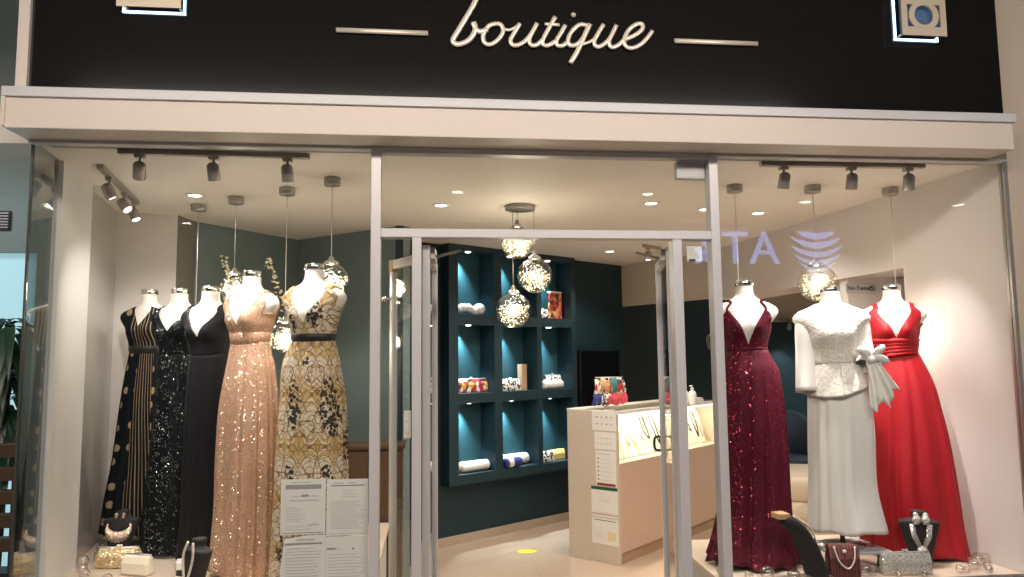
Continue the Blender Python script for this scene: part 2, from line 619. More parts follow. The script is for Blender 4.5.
M = dict(
    wallshade=plain('shaded_wall_paint', (0.24, 0.22, 0.20), 0.6, var=0.03),  # display return painted darker, its shade put into the colour
    skirting=plain('beige_skirting_tile', (0.42, 0.34, 0.27), 0.4, var=0.04),
    emblemglow=plain('emblem_blue_glow', (0.06, 0.10, 0.17), 0.2, var=0.6, scale=22, emit=(0.25, 0.5, 1.0), est=0.06),  # weak glow in the colour, standing for the LED halo behind the emblem
    teallit=plain('lit_niche_teal', (0.016, 0.066, 0.085), 0.5, var=0.06),  # lighter teal, glow of the niche lamps put into the panel colour
    tealfar=plain('navy_teal_paint', (0.022, 0.060, 0.080), 0.5, var=0.06),
    sideglass=glass_mat('tinted_side_glass', (0.80, 0.86, 0.86), 0.14, 3.0, gain=0.8),
    white2=plain('cool_white_paint', (0.84, 0.83, 0.80), 0.5, var=0.02),
    ceil=plain('cream_ceiling_paint', (0.82, 0.77, 0.71), 0.7, var=0.02),
    wall=plain('warm_white_paint', (0.73, 0.68, 0.665), 0.55, var=0.02),
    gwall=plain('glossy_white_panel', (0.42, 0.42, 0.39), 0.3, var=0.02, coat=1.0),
    header=plain('beige_header_paint', (0.62, 0.55, 0.47), 0.6, var=0.02),
    teal=plain('dark_teal_paint', (0.008, 0.029, 0.038), 0.5, var=0.08),
    tealhaze=plain('lit_hazy_teal_paint', (0.17, 0.225, 0.232), 0.5, var=0.06),  # teal walls greyed and lightened; display light and glass haze put into colour
    tealdark=plain('blackish_teal_paint', (0.004, 0.024, 0.033), 0.55, var=0.08),
    floor=tile_mat('cream_floor_tile', (0.50, 0.38, 0.28), (0.53, 0.41, 0.31), (0.46, 0.35, 0.26), 0.8),
    mallfloor=tile_mat('mall_floor_tile', (0.22, 0.20, 0.18), (0.25, 0.22, 0.19), (0.15, 0.14, 0.12), 0.6),
    plat=plain('cream_display_floor', (0.66, 0.54, 0.43), 0.28, var=0.05),
    platside=plain('grey_white_plinth', (0.60, 0.58, 0.54), 0.5, var=0.03),
    beam=plain('beige_fascia_beam', (0.70, 0.62, 0.55), 0.45, var=0.03),
    beamtop=plain('pale_grey_beam_trim', (0.60, 0.60, 0.62), 0.35, var=0.04),
    alu=plain('silver_grey_frame', (0.62, 0.60, 0.61), 0.38, 0.15, var=0.03),
    alud=plain('dark_metal_seal', (0.10, 0.10, 0.10), 0.4, 0.5),
    sign=plain('gloss_black_panel', (0.010, 0.009, 0.009), 0.10, var=0.1, spec=0.3),
    gold=plain('brushed_champagne_metal', (0.86, 0.78, 0.66), 0.30, 0.30, var=0.05, scale=9),
    emblem=plain('champagne_plate', (0.72, 0.61, 0.47), 0.35, 0.3),
    led=emission('cool_white_led', (0.55, 0.82, 1.0), 3.0),
    steel=plain('brushed_steel', (0.42, 0.39, 0.36), 0.38, 0.6),
    chrome=plain('chrome', (0.75, 0.75, 0.75), 0.12, 1.0, var=0.02),
    lens=emission('warm_lamp_lens', (1.0, 0.90, 0.75), 8.0),
    lensdim=emission('dim_lamp_lens', (1.0, 0.92, 0.8), 3.0),
    fairy=emission('fairy_light_bulb', (1.0, 0.90, 0.64), 3.2),
    tinsel=plain('pale_gold_tinsel', (0.80, 0.74, 0.52), 0.25, 0.8),
    mann=plain('white_mannequin_shell', (0.80, 0.76, 0.71), 0.4, var=0.02),
    black=plain('matt_black', (0.012, 0.012, 0.013), 0.5),
    velvet=plain('black_velvet', (0.014, 0.013, 0.014), 0.75, var=0.2, scale=40),
    screen=plain('black_screen', (0.004, 0.004, 0.005), 0.12),
    paper=plain('white_paper', (0.78, 0.77, 0.73), 0.7, var=0.02),
    ink=plain('grey_print', (0.33, 0.33, 0.33), 0.8),
    inkl=plain('pale_print', (0.58, 0.57, 0.55), 0.8),
    inkd=plain('dark_print', (0.07, 0.07, 0.07), 0.8),
    green=plain('green_print', (0.01, 0.09, 0.045), 0.7),
    redp=plain('red_print', (0.30, 0.03, 0.03), 0.7),
    ochre=plain('ochre_print', (0.75, 0.62, 0.35), 0.7),
    counter=wood_mat('pale_pink_wood', (0.55, 0.40, 0.30), (0.63, 0.47, 0.36)),
    counterend=wood_mat('pale_beige_wood', (0.56, 0.48, 0.39), (0.62, 0.54, 0.44), (26, 26, 2)),
    cream=plain('cream_linen', (0.85, 0.78, 0.62), 0.7),
    white=plain('white_lacquer', (0.80, 0.78, 0.75), 0.3),
    pouf=plain('cream_leatherette', (0.72, 0.62, 0.50), 0.45),
    navy=plain('navy_velvet', (0.012, 0.030, 0.060), 0.7),
    red=plain('red_chiffon', (0.37, 0.007, 0.014), 0.55, var=0.12, scale=3, spec=0.35),
    satin=plain('ivory_satin', (0.88, 0.86, 0.82), 0.45, var=0.03),
    blackcloth=plain('black_crepe', (0.004, 0.004, 0.006), 0.75, spec=0.25),
    brown=wood_mat('dark_brown_wood', (0.055, 0.028, 0.014), (0.11, 0.06, 0.032)),
    leaf=plain('dark_green_leaf', (0.012, 0.045, 0.018), 0.35, var=0.4, scale=12),
    stem=plain('brown_stem', (0.09, 0.055, 0.03), 0.8),
    blossom=plain('pale_green_blossom', (0.60, 0.58, 0.38), 0.6, var=0.2, scale=40),
    mallgrey=plain('grey_green_plaster', (0.26, 0.31, 0.30), 0.7, var=0.03),
    mallblue=plain('pale_blue_lit_panel', (0.35, 0.55, 0.60), 0.4, emit=(0.40, 0.66, 0.72), est=0.5),
    pillar=plain('beige_pillar_plaster', (0.58, 0.49, 0.39), 0.6, var=0.03),
    yellow=plain('yellow_sticker', (0.85, 0.70, 0.02), 0.5),
    yellowbag=plain('pale_yellow_leather', (0.80, 0.60, 0.22), 0.45),
    tan=plain('tan_leather', (0.42, 0.28, 0.17), 0.5),
    pink=plain('pink_cloth', (0.50, 0.05, 0.08), 0.7),
    tealcloth=plain('turquoise_cloth', (0.03, 0.15, 0.16), 0.7),
    orange=plain('orange_cloth', (0.55, 0.20, 0.05), 0.7),
    bluecloth=plain('royal_blue_cloth', (0.02, 0.03, 0.17), 0.6),
    redcloth=plain('dark_red_leather', (0.28, 0.02, 0.03), 0.5),
    woodblock=plain('light_wood_block', (0.55, 0.34, 0.18), 0.5),
    acryl=plain('frosted_acrylic', (0.55, 0.62, 0.70), 0.15, coat=0.6),
    shopdark=plain('dark_shopfront', (0.05, 0.05, 0.052), 0.5),
    bluesign=emission('blue_white_sign_light', (0.28, 0.42, 1.0), 8.0),
    tube=emission('white_tube_light', (0.9, 0.95, 1.0), 9.0),
    malldisc=emission('white_downlight', (1.0, 0.96, 0.9), 22.0),
    glass=glass_mat('shop_window_glass', (0.985, 0.99, 0.985), 0.022, 5.0),
    doorglass=glass_mat('door_glass', (0.97, 0.98, 0.97), 0.03, 5.0),
    globe=glass_mat('crackled_globe_glass', (0.97, 0.96, 0.88), 0.05, 3.0, 0.02, crackle=0.10, gain=0.6),
    orb=glass_mat('iridescent_bubble_glass', (0.97, 0.94, 0.93), 0.20, 1.8, 0.02, gain=0.8),
    cabglass=glass_mat('cabinet_glass', (0.99, 0.99, 0.98), 0.03, 5.0),
    rose=glitter('rose_gold_sequin_tulle', (0.47, 0.275, 0.175), (1.0, 0.84, 0.64), 230, 0.85, 0.5, 0.05),
    burg=glitter('burgundy_sequin_tulle', (0.085, 0.004, 0.016), (0.62, 0.10, 0.17), 300, 0.925, 0.6, 0.05, spec=0.2),
    bseq=glitter('black_sequin', (0.003, 0.005, 0.006), (0.60, 0.66, 0.63), 300, 0.962, 0.7, 0.0, spec=0.12),
    goldglit=glitter('gold_glitter', (0.52, 0.36, 0.16), (1.0, 0.88, 0.6), 280, 0.70, 0.4, 0.2),
    silvglit=glitter('silver_rhinestone', (0.50, 0.49, 0.45), (1.0, 0.98, 0.95), 260, 0.72, 0.45, 0.1),
    polka=polka_mat(), stripe=stripe_mat(), floral=floral_mat(), lace=lace_mat(),
    bib=glitter('gold_bead_bib', (0.50, 0.34, 0.24), (1.0, 0.9, 0.75), 420, 0.7, 0.35, 0.7),
)


def woven():
    t = NT('burgundy_striped_weave')
    co_ = t.coords('Object')
    w = t.n('ShaderNodeTexWave', wave_type='BANDS', bands_direction='X')
    w.inputs['Scale'].default_value = 22
    w.inputs['Distortion'].default_value = 1.2
    t.l(co_, w.inputs['Vector'])
    w2 = t.noise(co_, 60)
    a = t.mix(w.outputs['Fac'], (0.06, 0.006, 0.010), (0.19, 0.05, 0.04))
    t.l(t.mix(t.math('GREATER_THAN', w2, 0.62), a, (0.03, 0.012, 0.01)), t.b.inputs['Base Color'])
    t.b.inputs['Roughness'].default_value = 0.6
    t.bump(w.outputs['Fac'], 0.4, 0.006)
    return t.m


def print_mat(name, cols, scale=30):
    t = NT(name)
    co_ = t.coords('Object')
    v = t.n('ShaderNodeTexVoronoi')
    v.inputs['Scale'].default_value = scale
    t.l(co_, v.inputs['Vector'])
    s = t.n('ShaderNodeSeparateColor')
    t.l(v.outputs['Color'], s.inputs[0])
    r = t.n('ShaderNodeValToRGB')
    r.color_ramp.interpolation = 'CONSTANT'
    while len(r.color_ramp.elements) < len(cols):
        r.color_ramp.elements.new(0.5)
    for i, c in enumerate(cols):
        r.color_ramp.elements[i].position = i / len(cols)
        r.color_ramp.elements[i].color = c + (1,)
    t.l(s.outputs[0], r.inputs[0])
    t.l(r.outputs[0], t.b.inputs['Base Color'])
    t.b.inputs['Roughness'].default_value = 0.55
    return t.m


M['woven'] = woven()
M['paint'] = print_mat('red_gold_painted_print', [(0.35, 0.05, 0.02), (0.55, 0.22, 0.06), (0.08, 0.02, 0.02), (0.62, 0.40, 0.18), (0.42, 0.03, 0.04)], 26)
M['bwprint'] = print_mat('black_white_print', [(0.75, 0.72, 0.66), (0.02, 0.02, 0.02), (0.70, 0.66, 0.6), (0.05, 0.04, 0.04)], 60)
M['multi'] = print_mat('white_red_yellow_print', [(0.72, 0.66, 0.58), (0.38, 0.03, 0.03), (0.03, 0.03, 0.04), (0.55, 0.36, 0.06), (0.66, 0.60, 0.52), (0.35, 0.02, 0.03)], 22)

# ---------------------------------------------------------------- room shell
A0 = Vector((-0.006, 2.924))          # niche wall line: origin, direction, normal towards the shop door
DD = Vector((0.813, 0.583))
NN = Vector((0.583, -0.813))


def W(s, off=0.0):
    p = A0 + DD * s + NN * off
    return (p.x, p.y)


MW = Matrix(((DD.x, NN.x, 0, A0.x), (DD.y, NN.y, 0, A0.y), (0, 0, 1, 0), (0, 0, 0, 1)))   # (s, off, z) -> world (left-handed, fine for boxes after recalculation)


def wall(name, p0, p1, z0, z1, th, mat):
    """vertical slab from p0 to p1, thickness th to the left of the direction p0->p1"""
    d = (Vector(p1) - Vector(p0)).normalized()
    n = Vector((-d.y, d.x)) * th
    return struct(MB().prism([p0, p1, (p1[0] + n.x, p1[1] + n.y), (p0[0] + n.x, p0[1] + n.y)], z0, z1).build(name, mat))


struct(MB().bx(-3.0, 7.0, -0.03, 7.0, -0.1, 0.0).build('floor', M['floor']))
struct(MB().bx(-6.0, 9.0, -8.6, -0.03, -0.12, -0.02).build('floor_mall', M['mallfloor']))
struct(MB().bx(-2.6, 7.0, 0.065, 7.0, 2.6, 2.72).build('ceiling', M['ceil']))
struct(MB().bx(-6.0, 9.0, -8.6, -0.45, 3.72, 3.82).build('ceiling_mall', M['mallgrey']))

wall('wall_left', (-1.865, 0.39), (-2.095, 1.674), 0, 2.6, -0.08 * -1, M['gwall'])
# white pilaster on the left wall
struct(MB().prism([(-1.857, 0.36), (-1.949, 0.90), (-1.925, 0.905), (-1.832, 0.365)], 0.48, 2.6).build('trim_pilaster', M['white2']))
wall('wall_display_back', (-2.095, 1.674), (-1.735, 1.759), 0, 2.6, 0.06, M['wall'])
wall('wall_display_return', (-1.735, 1.759), (-1.69, 2.02), 0, 2.6, 0.05, M['wallshade'])
wall('wall_teal_left', (-1.69, 2.0), (-1.107, 2.802), 0, 2.6, 0.08, M['tealhaze'])
wall('wall_teal_middle', (-1.107, 2.802), (-0.205, 2.087), 0, 2.6, 0.08, M['tealhaze'])
wall('wall_teal_corner', (-0.205, 2.087), W(-0.12), 0, 2.6, 0.06, M['tealdark'])
wall('wall_niche_left', W(-0.12), W(0.115), 0, 2.6, 0.1, M['tealdark'])
wall('wall_niche_below', W(0.115), W(1.70), 0, 0.515, 0.1, M['tealdark'])
wall('wall_niche_right', W(1.70), W(2.58), 0, 2.6, 0.1, M['tealdark'])
wall('baseboard_niche', W(-0.12, 0.012), W(2.58, 0.012), 0, 0.075, 0.012, M['skirting'])
# header beam beyond the niche wall, back wall and its header
wall('trim_header', W(2.58), (2.72, 3.36), 2.15, 2.6, 0.04, M['header'])
wall('wall_back', (1.6, 5.75), (6.2, 5.75), 0, 2.6, 0.1, M['tealfar'])
wall('trim_back_header', (3.9, 5.5), (6.2, 5.5), 2.03, 2.6, 0.25, M['header'])
wall('wall_far_right', (6.2, 5.75), (6.2, 1.4), 0, 2.6, 0.1, M['teal'])
wall('wall_back_left', W(2.58), (1.9, 5.75), 0, 2.6, 0.1, M['tealdark'])
# right wall: solid beside the window, only a beam further back
wall('wall_right', (2.912, 0.762), (2.98, 0.02), 0, 2.6, 0.10, M['wall'])
MB_r = MB().prism([(2.689, 3.20), (2.912, 0.762), (3.25, 0.762), (3.05, 3.20)], 2.12, 2.6)
struct(MB_r.build('trim_right_beam', M['wall']))
wall('wall_right_back', (2.885, 1.34), (6.3, 1.34), 0, 2.12, 0.1, M['wall'])

# display plinths
pl = MB().prism([(-1.80, 0.03), (-1.86, 0.39), (-2.09, 1.66), (-1.735, 1.75), (-0.30, 1.75), (-0.30, 0.03)], 0.0, 0.455)
pl.prism([(-1.80, 0.03), (-1.86, 0.39), (-2.09, 1.66), (-1.735, 1.75), (-0.28, 1.76), (-0.28, 0.03)], 0.455, 0.48, 1)
tag(pl.build('display_plinth', [M['platside'], M['plat']], bevel=0.003), 'low cream display floor carrying the gowns in the left shop window', 'platform')
pl = MB().prism([(1.44, 0.03), (1.47, 0.95), (2.88, 0.95), (2.96, 0.03)], 0.0, 0.455)
pl.prism([(1.42, 0.03), (1.45, 0.97), (2.89, 0.97), (2.972, 0.03)], 0.455, 0.48, 1)
tag(pl.build('display_plinth', [M['platside'], M['plat']], bevel=0.003), 'low cream display floor carrying the gowns in the right shop window', 'platform')

# ---------------------------------------------------------------- shop front
fa = MB()
fa.bx(-1.815, 2.885, -0.20, 0.07, 2.592, 2.765, 0)
struct(fa.build('trim_beam', M['beam'], bevel=0.004))
struct(MB().bx(-1.825, 2.896, -0.215, -0.17, 2.728, 2.772).build('trim_beam_cap', M['beamtop'], bevel=0.003))
struct(MB().bx(-1.828, -1.812, -0.21, 0.02, 2.60, 2.76).build('trim_beam_end', M['beam'], bevel=0.002))
struct(MB().bx(-1.80, 2.99, -0.03, 0.03, 2.578, 2.592).build('trim_head_rail', M['alu'], bevel=0.002))
struct(MB().bx(-0.232, 1.372, -0.028, 0.028, 2.563, 2.588).build('trim_head', M['alu'], bevel=0.002))
struct(MB().bx(-0.279, -0.232, -0.035, 0.035, 0.0, 2.588).build('trim_mullion_left', M['alu'], bevel=0.003))
struct(MB().bx(1.372, 1.417, -0.035, 0.035, 0.0, 2.588).build('trim_mullion_right', M['alu'], bevel=0.003))
struct(MB().bx(-0.232, 1.372, -0.035, 0.035, 2.158, 2.200).build('trim_transom', M['alu'], bevel=0.003))
struct(MB().bx(-0.087, -0.043, -0.035, 0.035, 0.0, 2.158).build('trim_post_left', M['alu'], bevel=0.003))
struct(MB().bx(1.174, 1.221, -0.035, 0.035, 0.0, 2.158).build('trim_post_right', M['alu'], bevel=0.003))
struct(MB().bx(-1.80, -0.279, -0.035, 0.03, 0.0, 0.487).build('trim_sill_left', M['alud'], bevel=0.003))
struct(MB().bx(1.417, 2.985, -0.035, 0.03, 0.0, 0.487).build('trim_sill_right', M['alud'], bevel=0.003))
struct(MB().bx(-1.799, -1.791, -0.008, 0.008, 0.487, 2.575).build('trim_corner_seal', M['alud']))
struct(MB().bx(2.972, 2.990, -0.02, 0.02, 0.487, 2.575).build('trim_right_jamb', M['steel']))
struct(MB().bx(-1.79, -0.279, -0.004, 0.004, 0.487, 2.58).build('window_1', M['glass']))
struct(MB().bx(1.417, 2.972, -0.004, 0.004, 0.487, 2.58).build('window_2', M['glass']))
struct(MB().bx(-0.232, 1.372, -0.004, 0.004, 2.200, 2.563).build('window_3', M['glass']))
struct(MB().bx(-0.232, -0.087, -0.004, 0.004, 0.02, 2.158).build('window_4', M['glass']))
struct(MB().bx(1.221, 1.372, -0.004, 0.004, 0.02, 2.158).build('window_5', M['glass']))
struct(MB().prism([(-1.799, 0.012), (-1.791, 0.012), (-1.856, 0.385), (-1.864, 0.385)], 0.487, 2.6).build('window_6', M['sideglass']))
# right pillar, left recess of the mall
struct(MB().bx(2.992, 4.6, -0.02, 0.06, 0.0, 3.75).build('wall_pillar_right', M['pillar']))
struct(MB().bx(-1.77, 2.99, 0.06, 0.12, 2.6, 3.75).build('wall_above_shop', M['mallgrey']))
struct(MB().bx(-6.0, -2.25, 2.2, 2.3, 2.40, 5.2).build('wall_mall_left', M['mallgrey']))
struct(MB().bx(-6.0, -2.25, 2.26, 2.3, 0.0, 2.40).build('wall_mall_panel', M['mallblue']))
struct(MB().bx(-2.30, -2.12, 1.68, 2.3, 0.0, 3.75).build('wall_mall_side', M['mallgrey']))
v = MB()
v.bx(-3.30, -3.045, 2.185, 2.2, 2.56, 2.70, 0)
for k in range(6):
    v.bx(-3.29, -3.055, 2.175, 2.187, 2.572 + k * 0.021, 2.582 + k * 0.021, 1)
tag(v.build('vent_grille', [M['black'], M['steel']]), 'dark slotted air vent high on the grey wall left of the shop', 'vent')

# sign board -------------------------------------------------------------------
STROKES = {
 'b': [(0.223,3.295),(0.200,3.242),(0.161,3.172),(0.124,3.107),(0.104,3.071),(0.112,3.051),(0.138,3.050),(0.177,3.070),(0.202,3.105),(0.208,3.137),(0.200,3.157),(0.211,3.126),(0.233,3.114),(0.266,3.126)],
 'o': [(0.308,3.157),(0.271,3.142),(0.246,3.101),(0.250,3.063),(0.279,3.053),(0.316,3.079),(0.339,3.119),(0.331,3.149),(0.308,3.157)],
 'o2': [(0.326,3.151),(0.350,3.129),(0.381,3.132),(0.419,3.159)],
 'u': [(0.419,3.161),(0.397,3.122),(0.375,3.082),(0.382,3.057),(0.411,3.056),(0.449,3.082),(0.481,3.127),(0.501,3.165)],
 'u2': [(0.501,3.165),(0.481,3.127),(0.463,3.085),(0.471,3.059),(0.497,3.059),(0.530,3.088)],
 't': [(0.590,3.201),(0.560,3.148),(0.532,3.095),(0.527,3.065),(0.553,3.059),(0.593,3.083)],
 't2': [(0.538,3.164),(0.610,3.162)],
 'i': [(0.637,3.162),(0.616,3.123),(0.594,3.085),(0.598,3.061),(0.624,3.061),(0.653,3.085)],
 'q': [(0.748,3.163),(0.707,3.167),(0.668,3.132),(0.649,3.090),(0.660,3.063),(0.694,3.071),(0.724,3.107),(0.752,3.166)],
 'q2': [(0.757,3.172),(0.729,3.114),(0.696,3.041),(0.658,2.975)],
 'q3': [(0.710,3.067),(0.762,3.089),(0.799,3.128),(0.823,3.171)],
 'v': [(0.823,3.173),(0.797,3.130),(0.776,3.090),(0.782,3.064),(0.809,3.065),(0.851,3.104),(0.886,3.172)],
 'v2': [(0.886,3.172),(0.866,3.131),(0.848,3.089),(0.858,3.062),(0.887,3.069),(0.922,3.100)],
 'e': [(0.922,3.100),(0.971,3.123),(1.011,3.155),(1.012,3.181),(0.984,3.180),(0.944,3.148),(0.922,3.100),(0.931,3.068),(0.963,3.061),(1.009,3.085),(1.047,3.128),(1.062,3.151)],
}
THICK = {'b': 0.0130, 'q2': 0.0125, 'o2': 0.0070, 'q3': 0.0070, 't2': 0.008}
sg = thing('shop_sign', 'wide glossy black sign board with champagne script lettering above the shop front', 'sign', (0.5, -0.15, 2.77))
sgl = Vector((0.5, -0.15, 2.77))
MS = Matrix.Translation(-sgl)
MB().bx(-1.742, 2.882, -0.150, 0.06, 2.772, 3.62, m=MS).build('sign_panel', M['sign'], sg, bevel=0.002)
fr = MB()
fr.bx(-1.802, -1.755, -0.16, 0.06, 2.772, 3.62, m=MS)
fr.bx(-1.755, -1.742, -0.14, 0.06, 2.772, 3.62, 1, m=MS)
fr.build('frame', [M['beam'], M['black']], sg, bevel=0.002)
LET = {'b': ['b'], 'o': ['o', 'o2'], 'u': ['u', 'u2'], 't': ['t', 't2'], 'i': ['i'], 'q': ['q', 'q2', 'q3'], 'v': ['v', 'v2'], 'e': ['e']}
for k, ss in LET.items():
    m = MB()
    for s_ in ss:
        P3 = catmull([(x, -0.165, z) for x, z in STROKES[s_]], 6)
        r_ = THICK.get(s_, 0.0108)
        m.tube(P3, r_, 10, 0, MS, flat=0.55)
    if k == 'i':
        m.sphere((0.677, -0.165, 3.214), 0.0125, 12, 0, MS)
    m.build('letter', M['gold'], sg)
for x0, x1, z in ((-0.431, -0.012, 3.097), (1.171, 1.590, 3.1055)):
    MB().tube([(x0, -0.163, z), (x1, -0.163, z)], 0.012, 12, 0, MS, flat=0.7).build('rule_line', M['gold'], sg)


def emblem_plate(x0, x1, z0):
    w = x1 - x0
    e = bpy.data.objects.new('emblem', None)
    COL.objects.link(e)
    e.parent = sg
    e.location = Vector((x0, -0.22, z0)) - sgl
    h = 0.30
    m = MB()
    fx = w * 0.15

    def fr_(a0, a1, b0, b1):
        m.bx(a0, a1, -0.004, 0.004, b0, b1)
    for zz in (0.0, 0.16):
        fr_(0, w, zz, zz + 0.045)
    fr_(0, w, 0.30, 0.33)
    for zz in (0.045, 0.205):
        fr_(0, w * 0.13, zz, zz + (0.115 if zz < 0.1 else 0.095))
        fr_(w * 0.87, w, zz, zz + (0.115 if zz < 0.1 else 0.095))
    for zz in (0.045, 0.205):
        cx, cz, R, r = w * 0.5, zz + 0.06, 0.079, 0.050
        n = 36
        vs, fs = [], []
        for i in range(n):
            a = 2 * PI * i / n
            ca, sa = math.cos(a), math.sin(a)
            for rr in (R, r):
                for yy in (-0.005, 0.005):
                    zc = max(zz - 0.002, min(zz + 0.118, cz + rr * sa)) if rr == R else cz + rr * sa
                    vs.append((cx + rr * ca, yy, zc))
        for i in range(n):
            j = (i + 1) % n
            fs += [(i * 4, j * 4, j * 4 + 2, i * 4 + 2), (i * 4 + 1, i * 4 + 3, j * 4 + 3, j * 4 + 1),
                   (i * 4, i * 4 + 1, j * 4 + 1, j * 4), (i * 4 + 2, j * 4 + 2, j * 4 + 3, i * 4 + 3)]
        m.add(vs, fs)
    pm = m.build('plate', M['emblem'], e)
    MB().bx(w * 0.06, w * 0.94, 0.030, 0.034, 0.02, 0.31).build('glow_plate', M['emblemglow'], e)  # added plate that shows the LED halo through the cut-outs
    l = MB()
    for c, d in (((w / 2, 0.064, 0.006), (w, 0.008, 0.009)), ((0.006, 0.064, 0.17), (0.009, 0.008, 0.32)), ((w - 0.006, 0.064, 0.17), (0.009, 0.008, 0.32))):
        l.box(c, d)
    l.build('led_outline', M['led'], e)
    for xx in (0.02, w - 0.02):
        MB().cyl((xx, 0.0, 0.02), (xx, 0.065, 0.02), 0.005, 8).build('standoff', M['steel'], e)


emblem_plate(2.312, 2.548, 3.153)
emblem_plate(-1.370, -1.098, 3.143)


# ---------------------------------------------------------------- open door leaves
def leaf(name, hinge, far, z1, stile=0.042, handle=0, side=1):
    h, f_ = Vector(hinge), Vector(far)
    L = (f_ - h).length
    d = bpy.data.objects.new(name, None)
    COL.objects.link(d)
    d.location = (h.x, h.y, 0.0)
    d.rotation_euler = (0, 0, math.atan2(f_.y - h.y, f_.x - h.x))
    struct(d)
    MB().bx(0, stile, -0.018, 0.018, 0.01, z1).build('stile', M['alu'], d, bevel=0.003)
    MB().bx(L - stile, L, -0.018, 0.018, 0.01, z1).build('stile', M['alu'], d, bevel=0.003)
    MB().bx(stile, L - stile, -0.018, 0.018, z1 - 0.05, z1).build('top_rail', M['alu'], d, bevel=0.003)
    MB().bx(stile, L - stile, -0.018, 0.018, 0.01, 0.11).build('bottom_rail', M['alu'], d, bevel=0.003)
    MB().bx(stile, L - stile, -0.003, 0.003, 0.11, z1 - 0.05).build('glass_panel', M['doorglass'], d)
    if handle:
        m = MB()
        m.tube(catmull([(L - 0.03, 0.018 * handle, 1.13), (L - 0.03, 0.05 * handle, 1.12), (L - 0.03, 0.05 * handle, 1.06), (L - 0.03, 0.018 * handle, 1.05)], 5), 0.008, 10)
        m.build('handle', M['black'], d)
        c = MB()
        c.bx(0.04, 0.24, 0.024 * side - 0.016, 0.024 * side + 0.016, z1 - 0.06, z1 - 0.005)
        c.tube([(0.22, 0.03 * side, z1 - 0.03), (0.05, 0.16 * side, z1 - 0.02)], 0.007, 8)
        c.build('door_closer', M['steel'], d)
    return d


leaf('door_1', (-0.022, 0.06), (0.022, 0.75), 2.135, handle=1, side=-1)
leaf('door_2', (1.19, 0.06), (1.345, 0.75), 2.135, handle=1)
fg = thing('folded_glass_panel', 'narrow white-framed glass panel standing ajar behind the left sidelight', 'glass panel', (-0.060, 0.12, 0), math.atan2(0.27, -0.14))
L_ = 0.304
MB().bx(L_ - 0.035, L_, -0.015, 0.015, 0.01, 2.10).build('stile', M['white'], fg, bevel=0.003)
MB().bx(0, 0.03, -0.015, 0.015, 0.01, 2.10).build('stile', M['white'], fg, bevel=0.003)
MB().bx(0.03, L_ - 0.035, -0.015, 0.015, 2.055, 2.10).build('top_rail', M['white'], fg, bevel=0.003)
MB().bx(0.03, L_ - 0.035, -0.015, 0.015, 0.01, 0.07).build('bottom_rail', M['white'], fg, bevel=0.003)
MB().bx(0.03, L_ - 0.035, -0.003, 0.003, 0.07, 2.055).build('glass_pane', M['doorglass'], fg)
MB().bx(L_ - 0.04, L_ + 0.003, -0.019, 0.019, 2.04, 2.103).build('corner_cap', M['woodblock'], fg, bevel=0.003)
kb = MB()
kb.cyl((L_ - 0.017, 0.015, 1.90), (L_ - 0.017, 0.045, 1.90), 0.006, 10)
kb.sphere((L_ - 0.017, 0.05, 1.90), 0.014, 12)
kb.build('knob', M['chrome'], fg)


# ---------------------------------------------------------------- papers
def paper(name, label, cat, w, h, marks, loc, rz=0.0, group=None, tilt=0.0, curl=0.0):
    """sheet in the local x-z plane, front towards -y; marks = (x0,x1,z0,z1,material index)"""
    m = MB()
    if curl:
        n = 8
        vs = []
        for j in range(n + 1):
            for i in range(n + 1):
                x, z = w * i / n, h * j / n
                q = max(0, (1 - i / n) + j / n - 1.45)
                vs.append((x + q * 0.03, -0.0 + q * q * curl, z - q * 0.03))
        fs = [(j * (n + 1) + i, j * (n + 1) + i + 1, (j + 1) * (n + 1) + i + 1, (j + 1) * (n + 1) + i) for j in range(n) for i in range(n)]
        m.add(vs, fs, 0, smooth=True)
    else:
        m.bx(0, w, -0.0006, 0.0006, 0, h, 0)
    for x0, x1, z0, z1, k in marks:
        m.bx(x0 * w, x1 * w, -0.0016, -0.0008, z0 * h, z1 * h, k)
    o = m.build(name, [M['paper'], M['ink'], M['inkl'], M['inkd'], M['green'], M['redp'], M['ochre']], loc=loc, rot=(0, tilt, rz))
    return tag(o, label, cat, group)


def lines(z1, z0, n, x0=0.1, x1=0.9, k=2, t=0.012, rag=True):
    out = []
    for i in range(n):
        z = z1 + (z0 - z1) * i / max(1, n - 1)
        out.append((x0, x1 - (0.25 * random.random() if rag else 0), z, z + t, k))
    return out


GP = 'notices on the left window glass'
paper('notice', 'upper left white notice with dark heading bar on the left window', 'notice', 0.198, 0.245,
      [(0.10, 0.90, 0.82, 0.90, 1), (0.25, 0.65, 0.93, 0.955, 2), (0.05, 0.95, 0.03, 0.037, 3), (0.25, 0.42, 0.68, 0.70, 2), (0.45, 0.62, 0.68, 0.72, 1), (0.66, 0.85, 0.68, 0.70, 2),
       (0.62, 0.85, 0.16, 0.19, 2)] + lines(0.62, 0.60, 2, 0.2, 0.9) + lines(0.48, 0.24, 8, 0.12, 0.55) + lines(0.14, 0.09, 2, 0.1, 0.7), (-0.672, 0.008, 0.806), 0, GP)
paper('notice', 'upper right white notice with thin dark rule and dense text on the left window', 'notice', 0.186, 0.250,
      [(0.10, 0.90, 0.88, 0.893, 3), (0.15, 0.42, 0.92, 0.945, 2), (0.5, 0.72, 0.92, 0.945, 2), (0.06, 0.96, 0.03, 0.035, 1)] + lines(0.80, 0.68, 4, 0.38, 0.8) + lines(0.60, 0.12, 16, 0.1, 0.95), (-0.470, 0.008, 0.796), 0, GP)
paper('notice', 'lower left curled white notice with a bold rule on the left window', 'notice', 0.200, 0.29,
      [(0.10, 0.92, 0.865, 0.89, 1), (0.35, 0.75, 0.92, 0.95, 2)] + lines(0.80, 0.10, 16, 0.12, 0.92), (-0.671, 0.009, 0.512), 0, GP, curl=0.05)
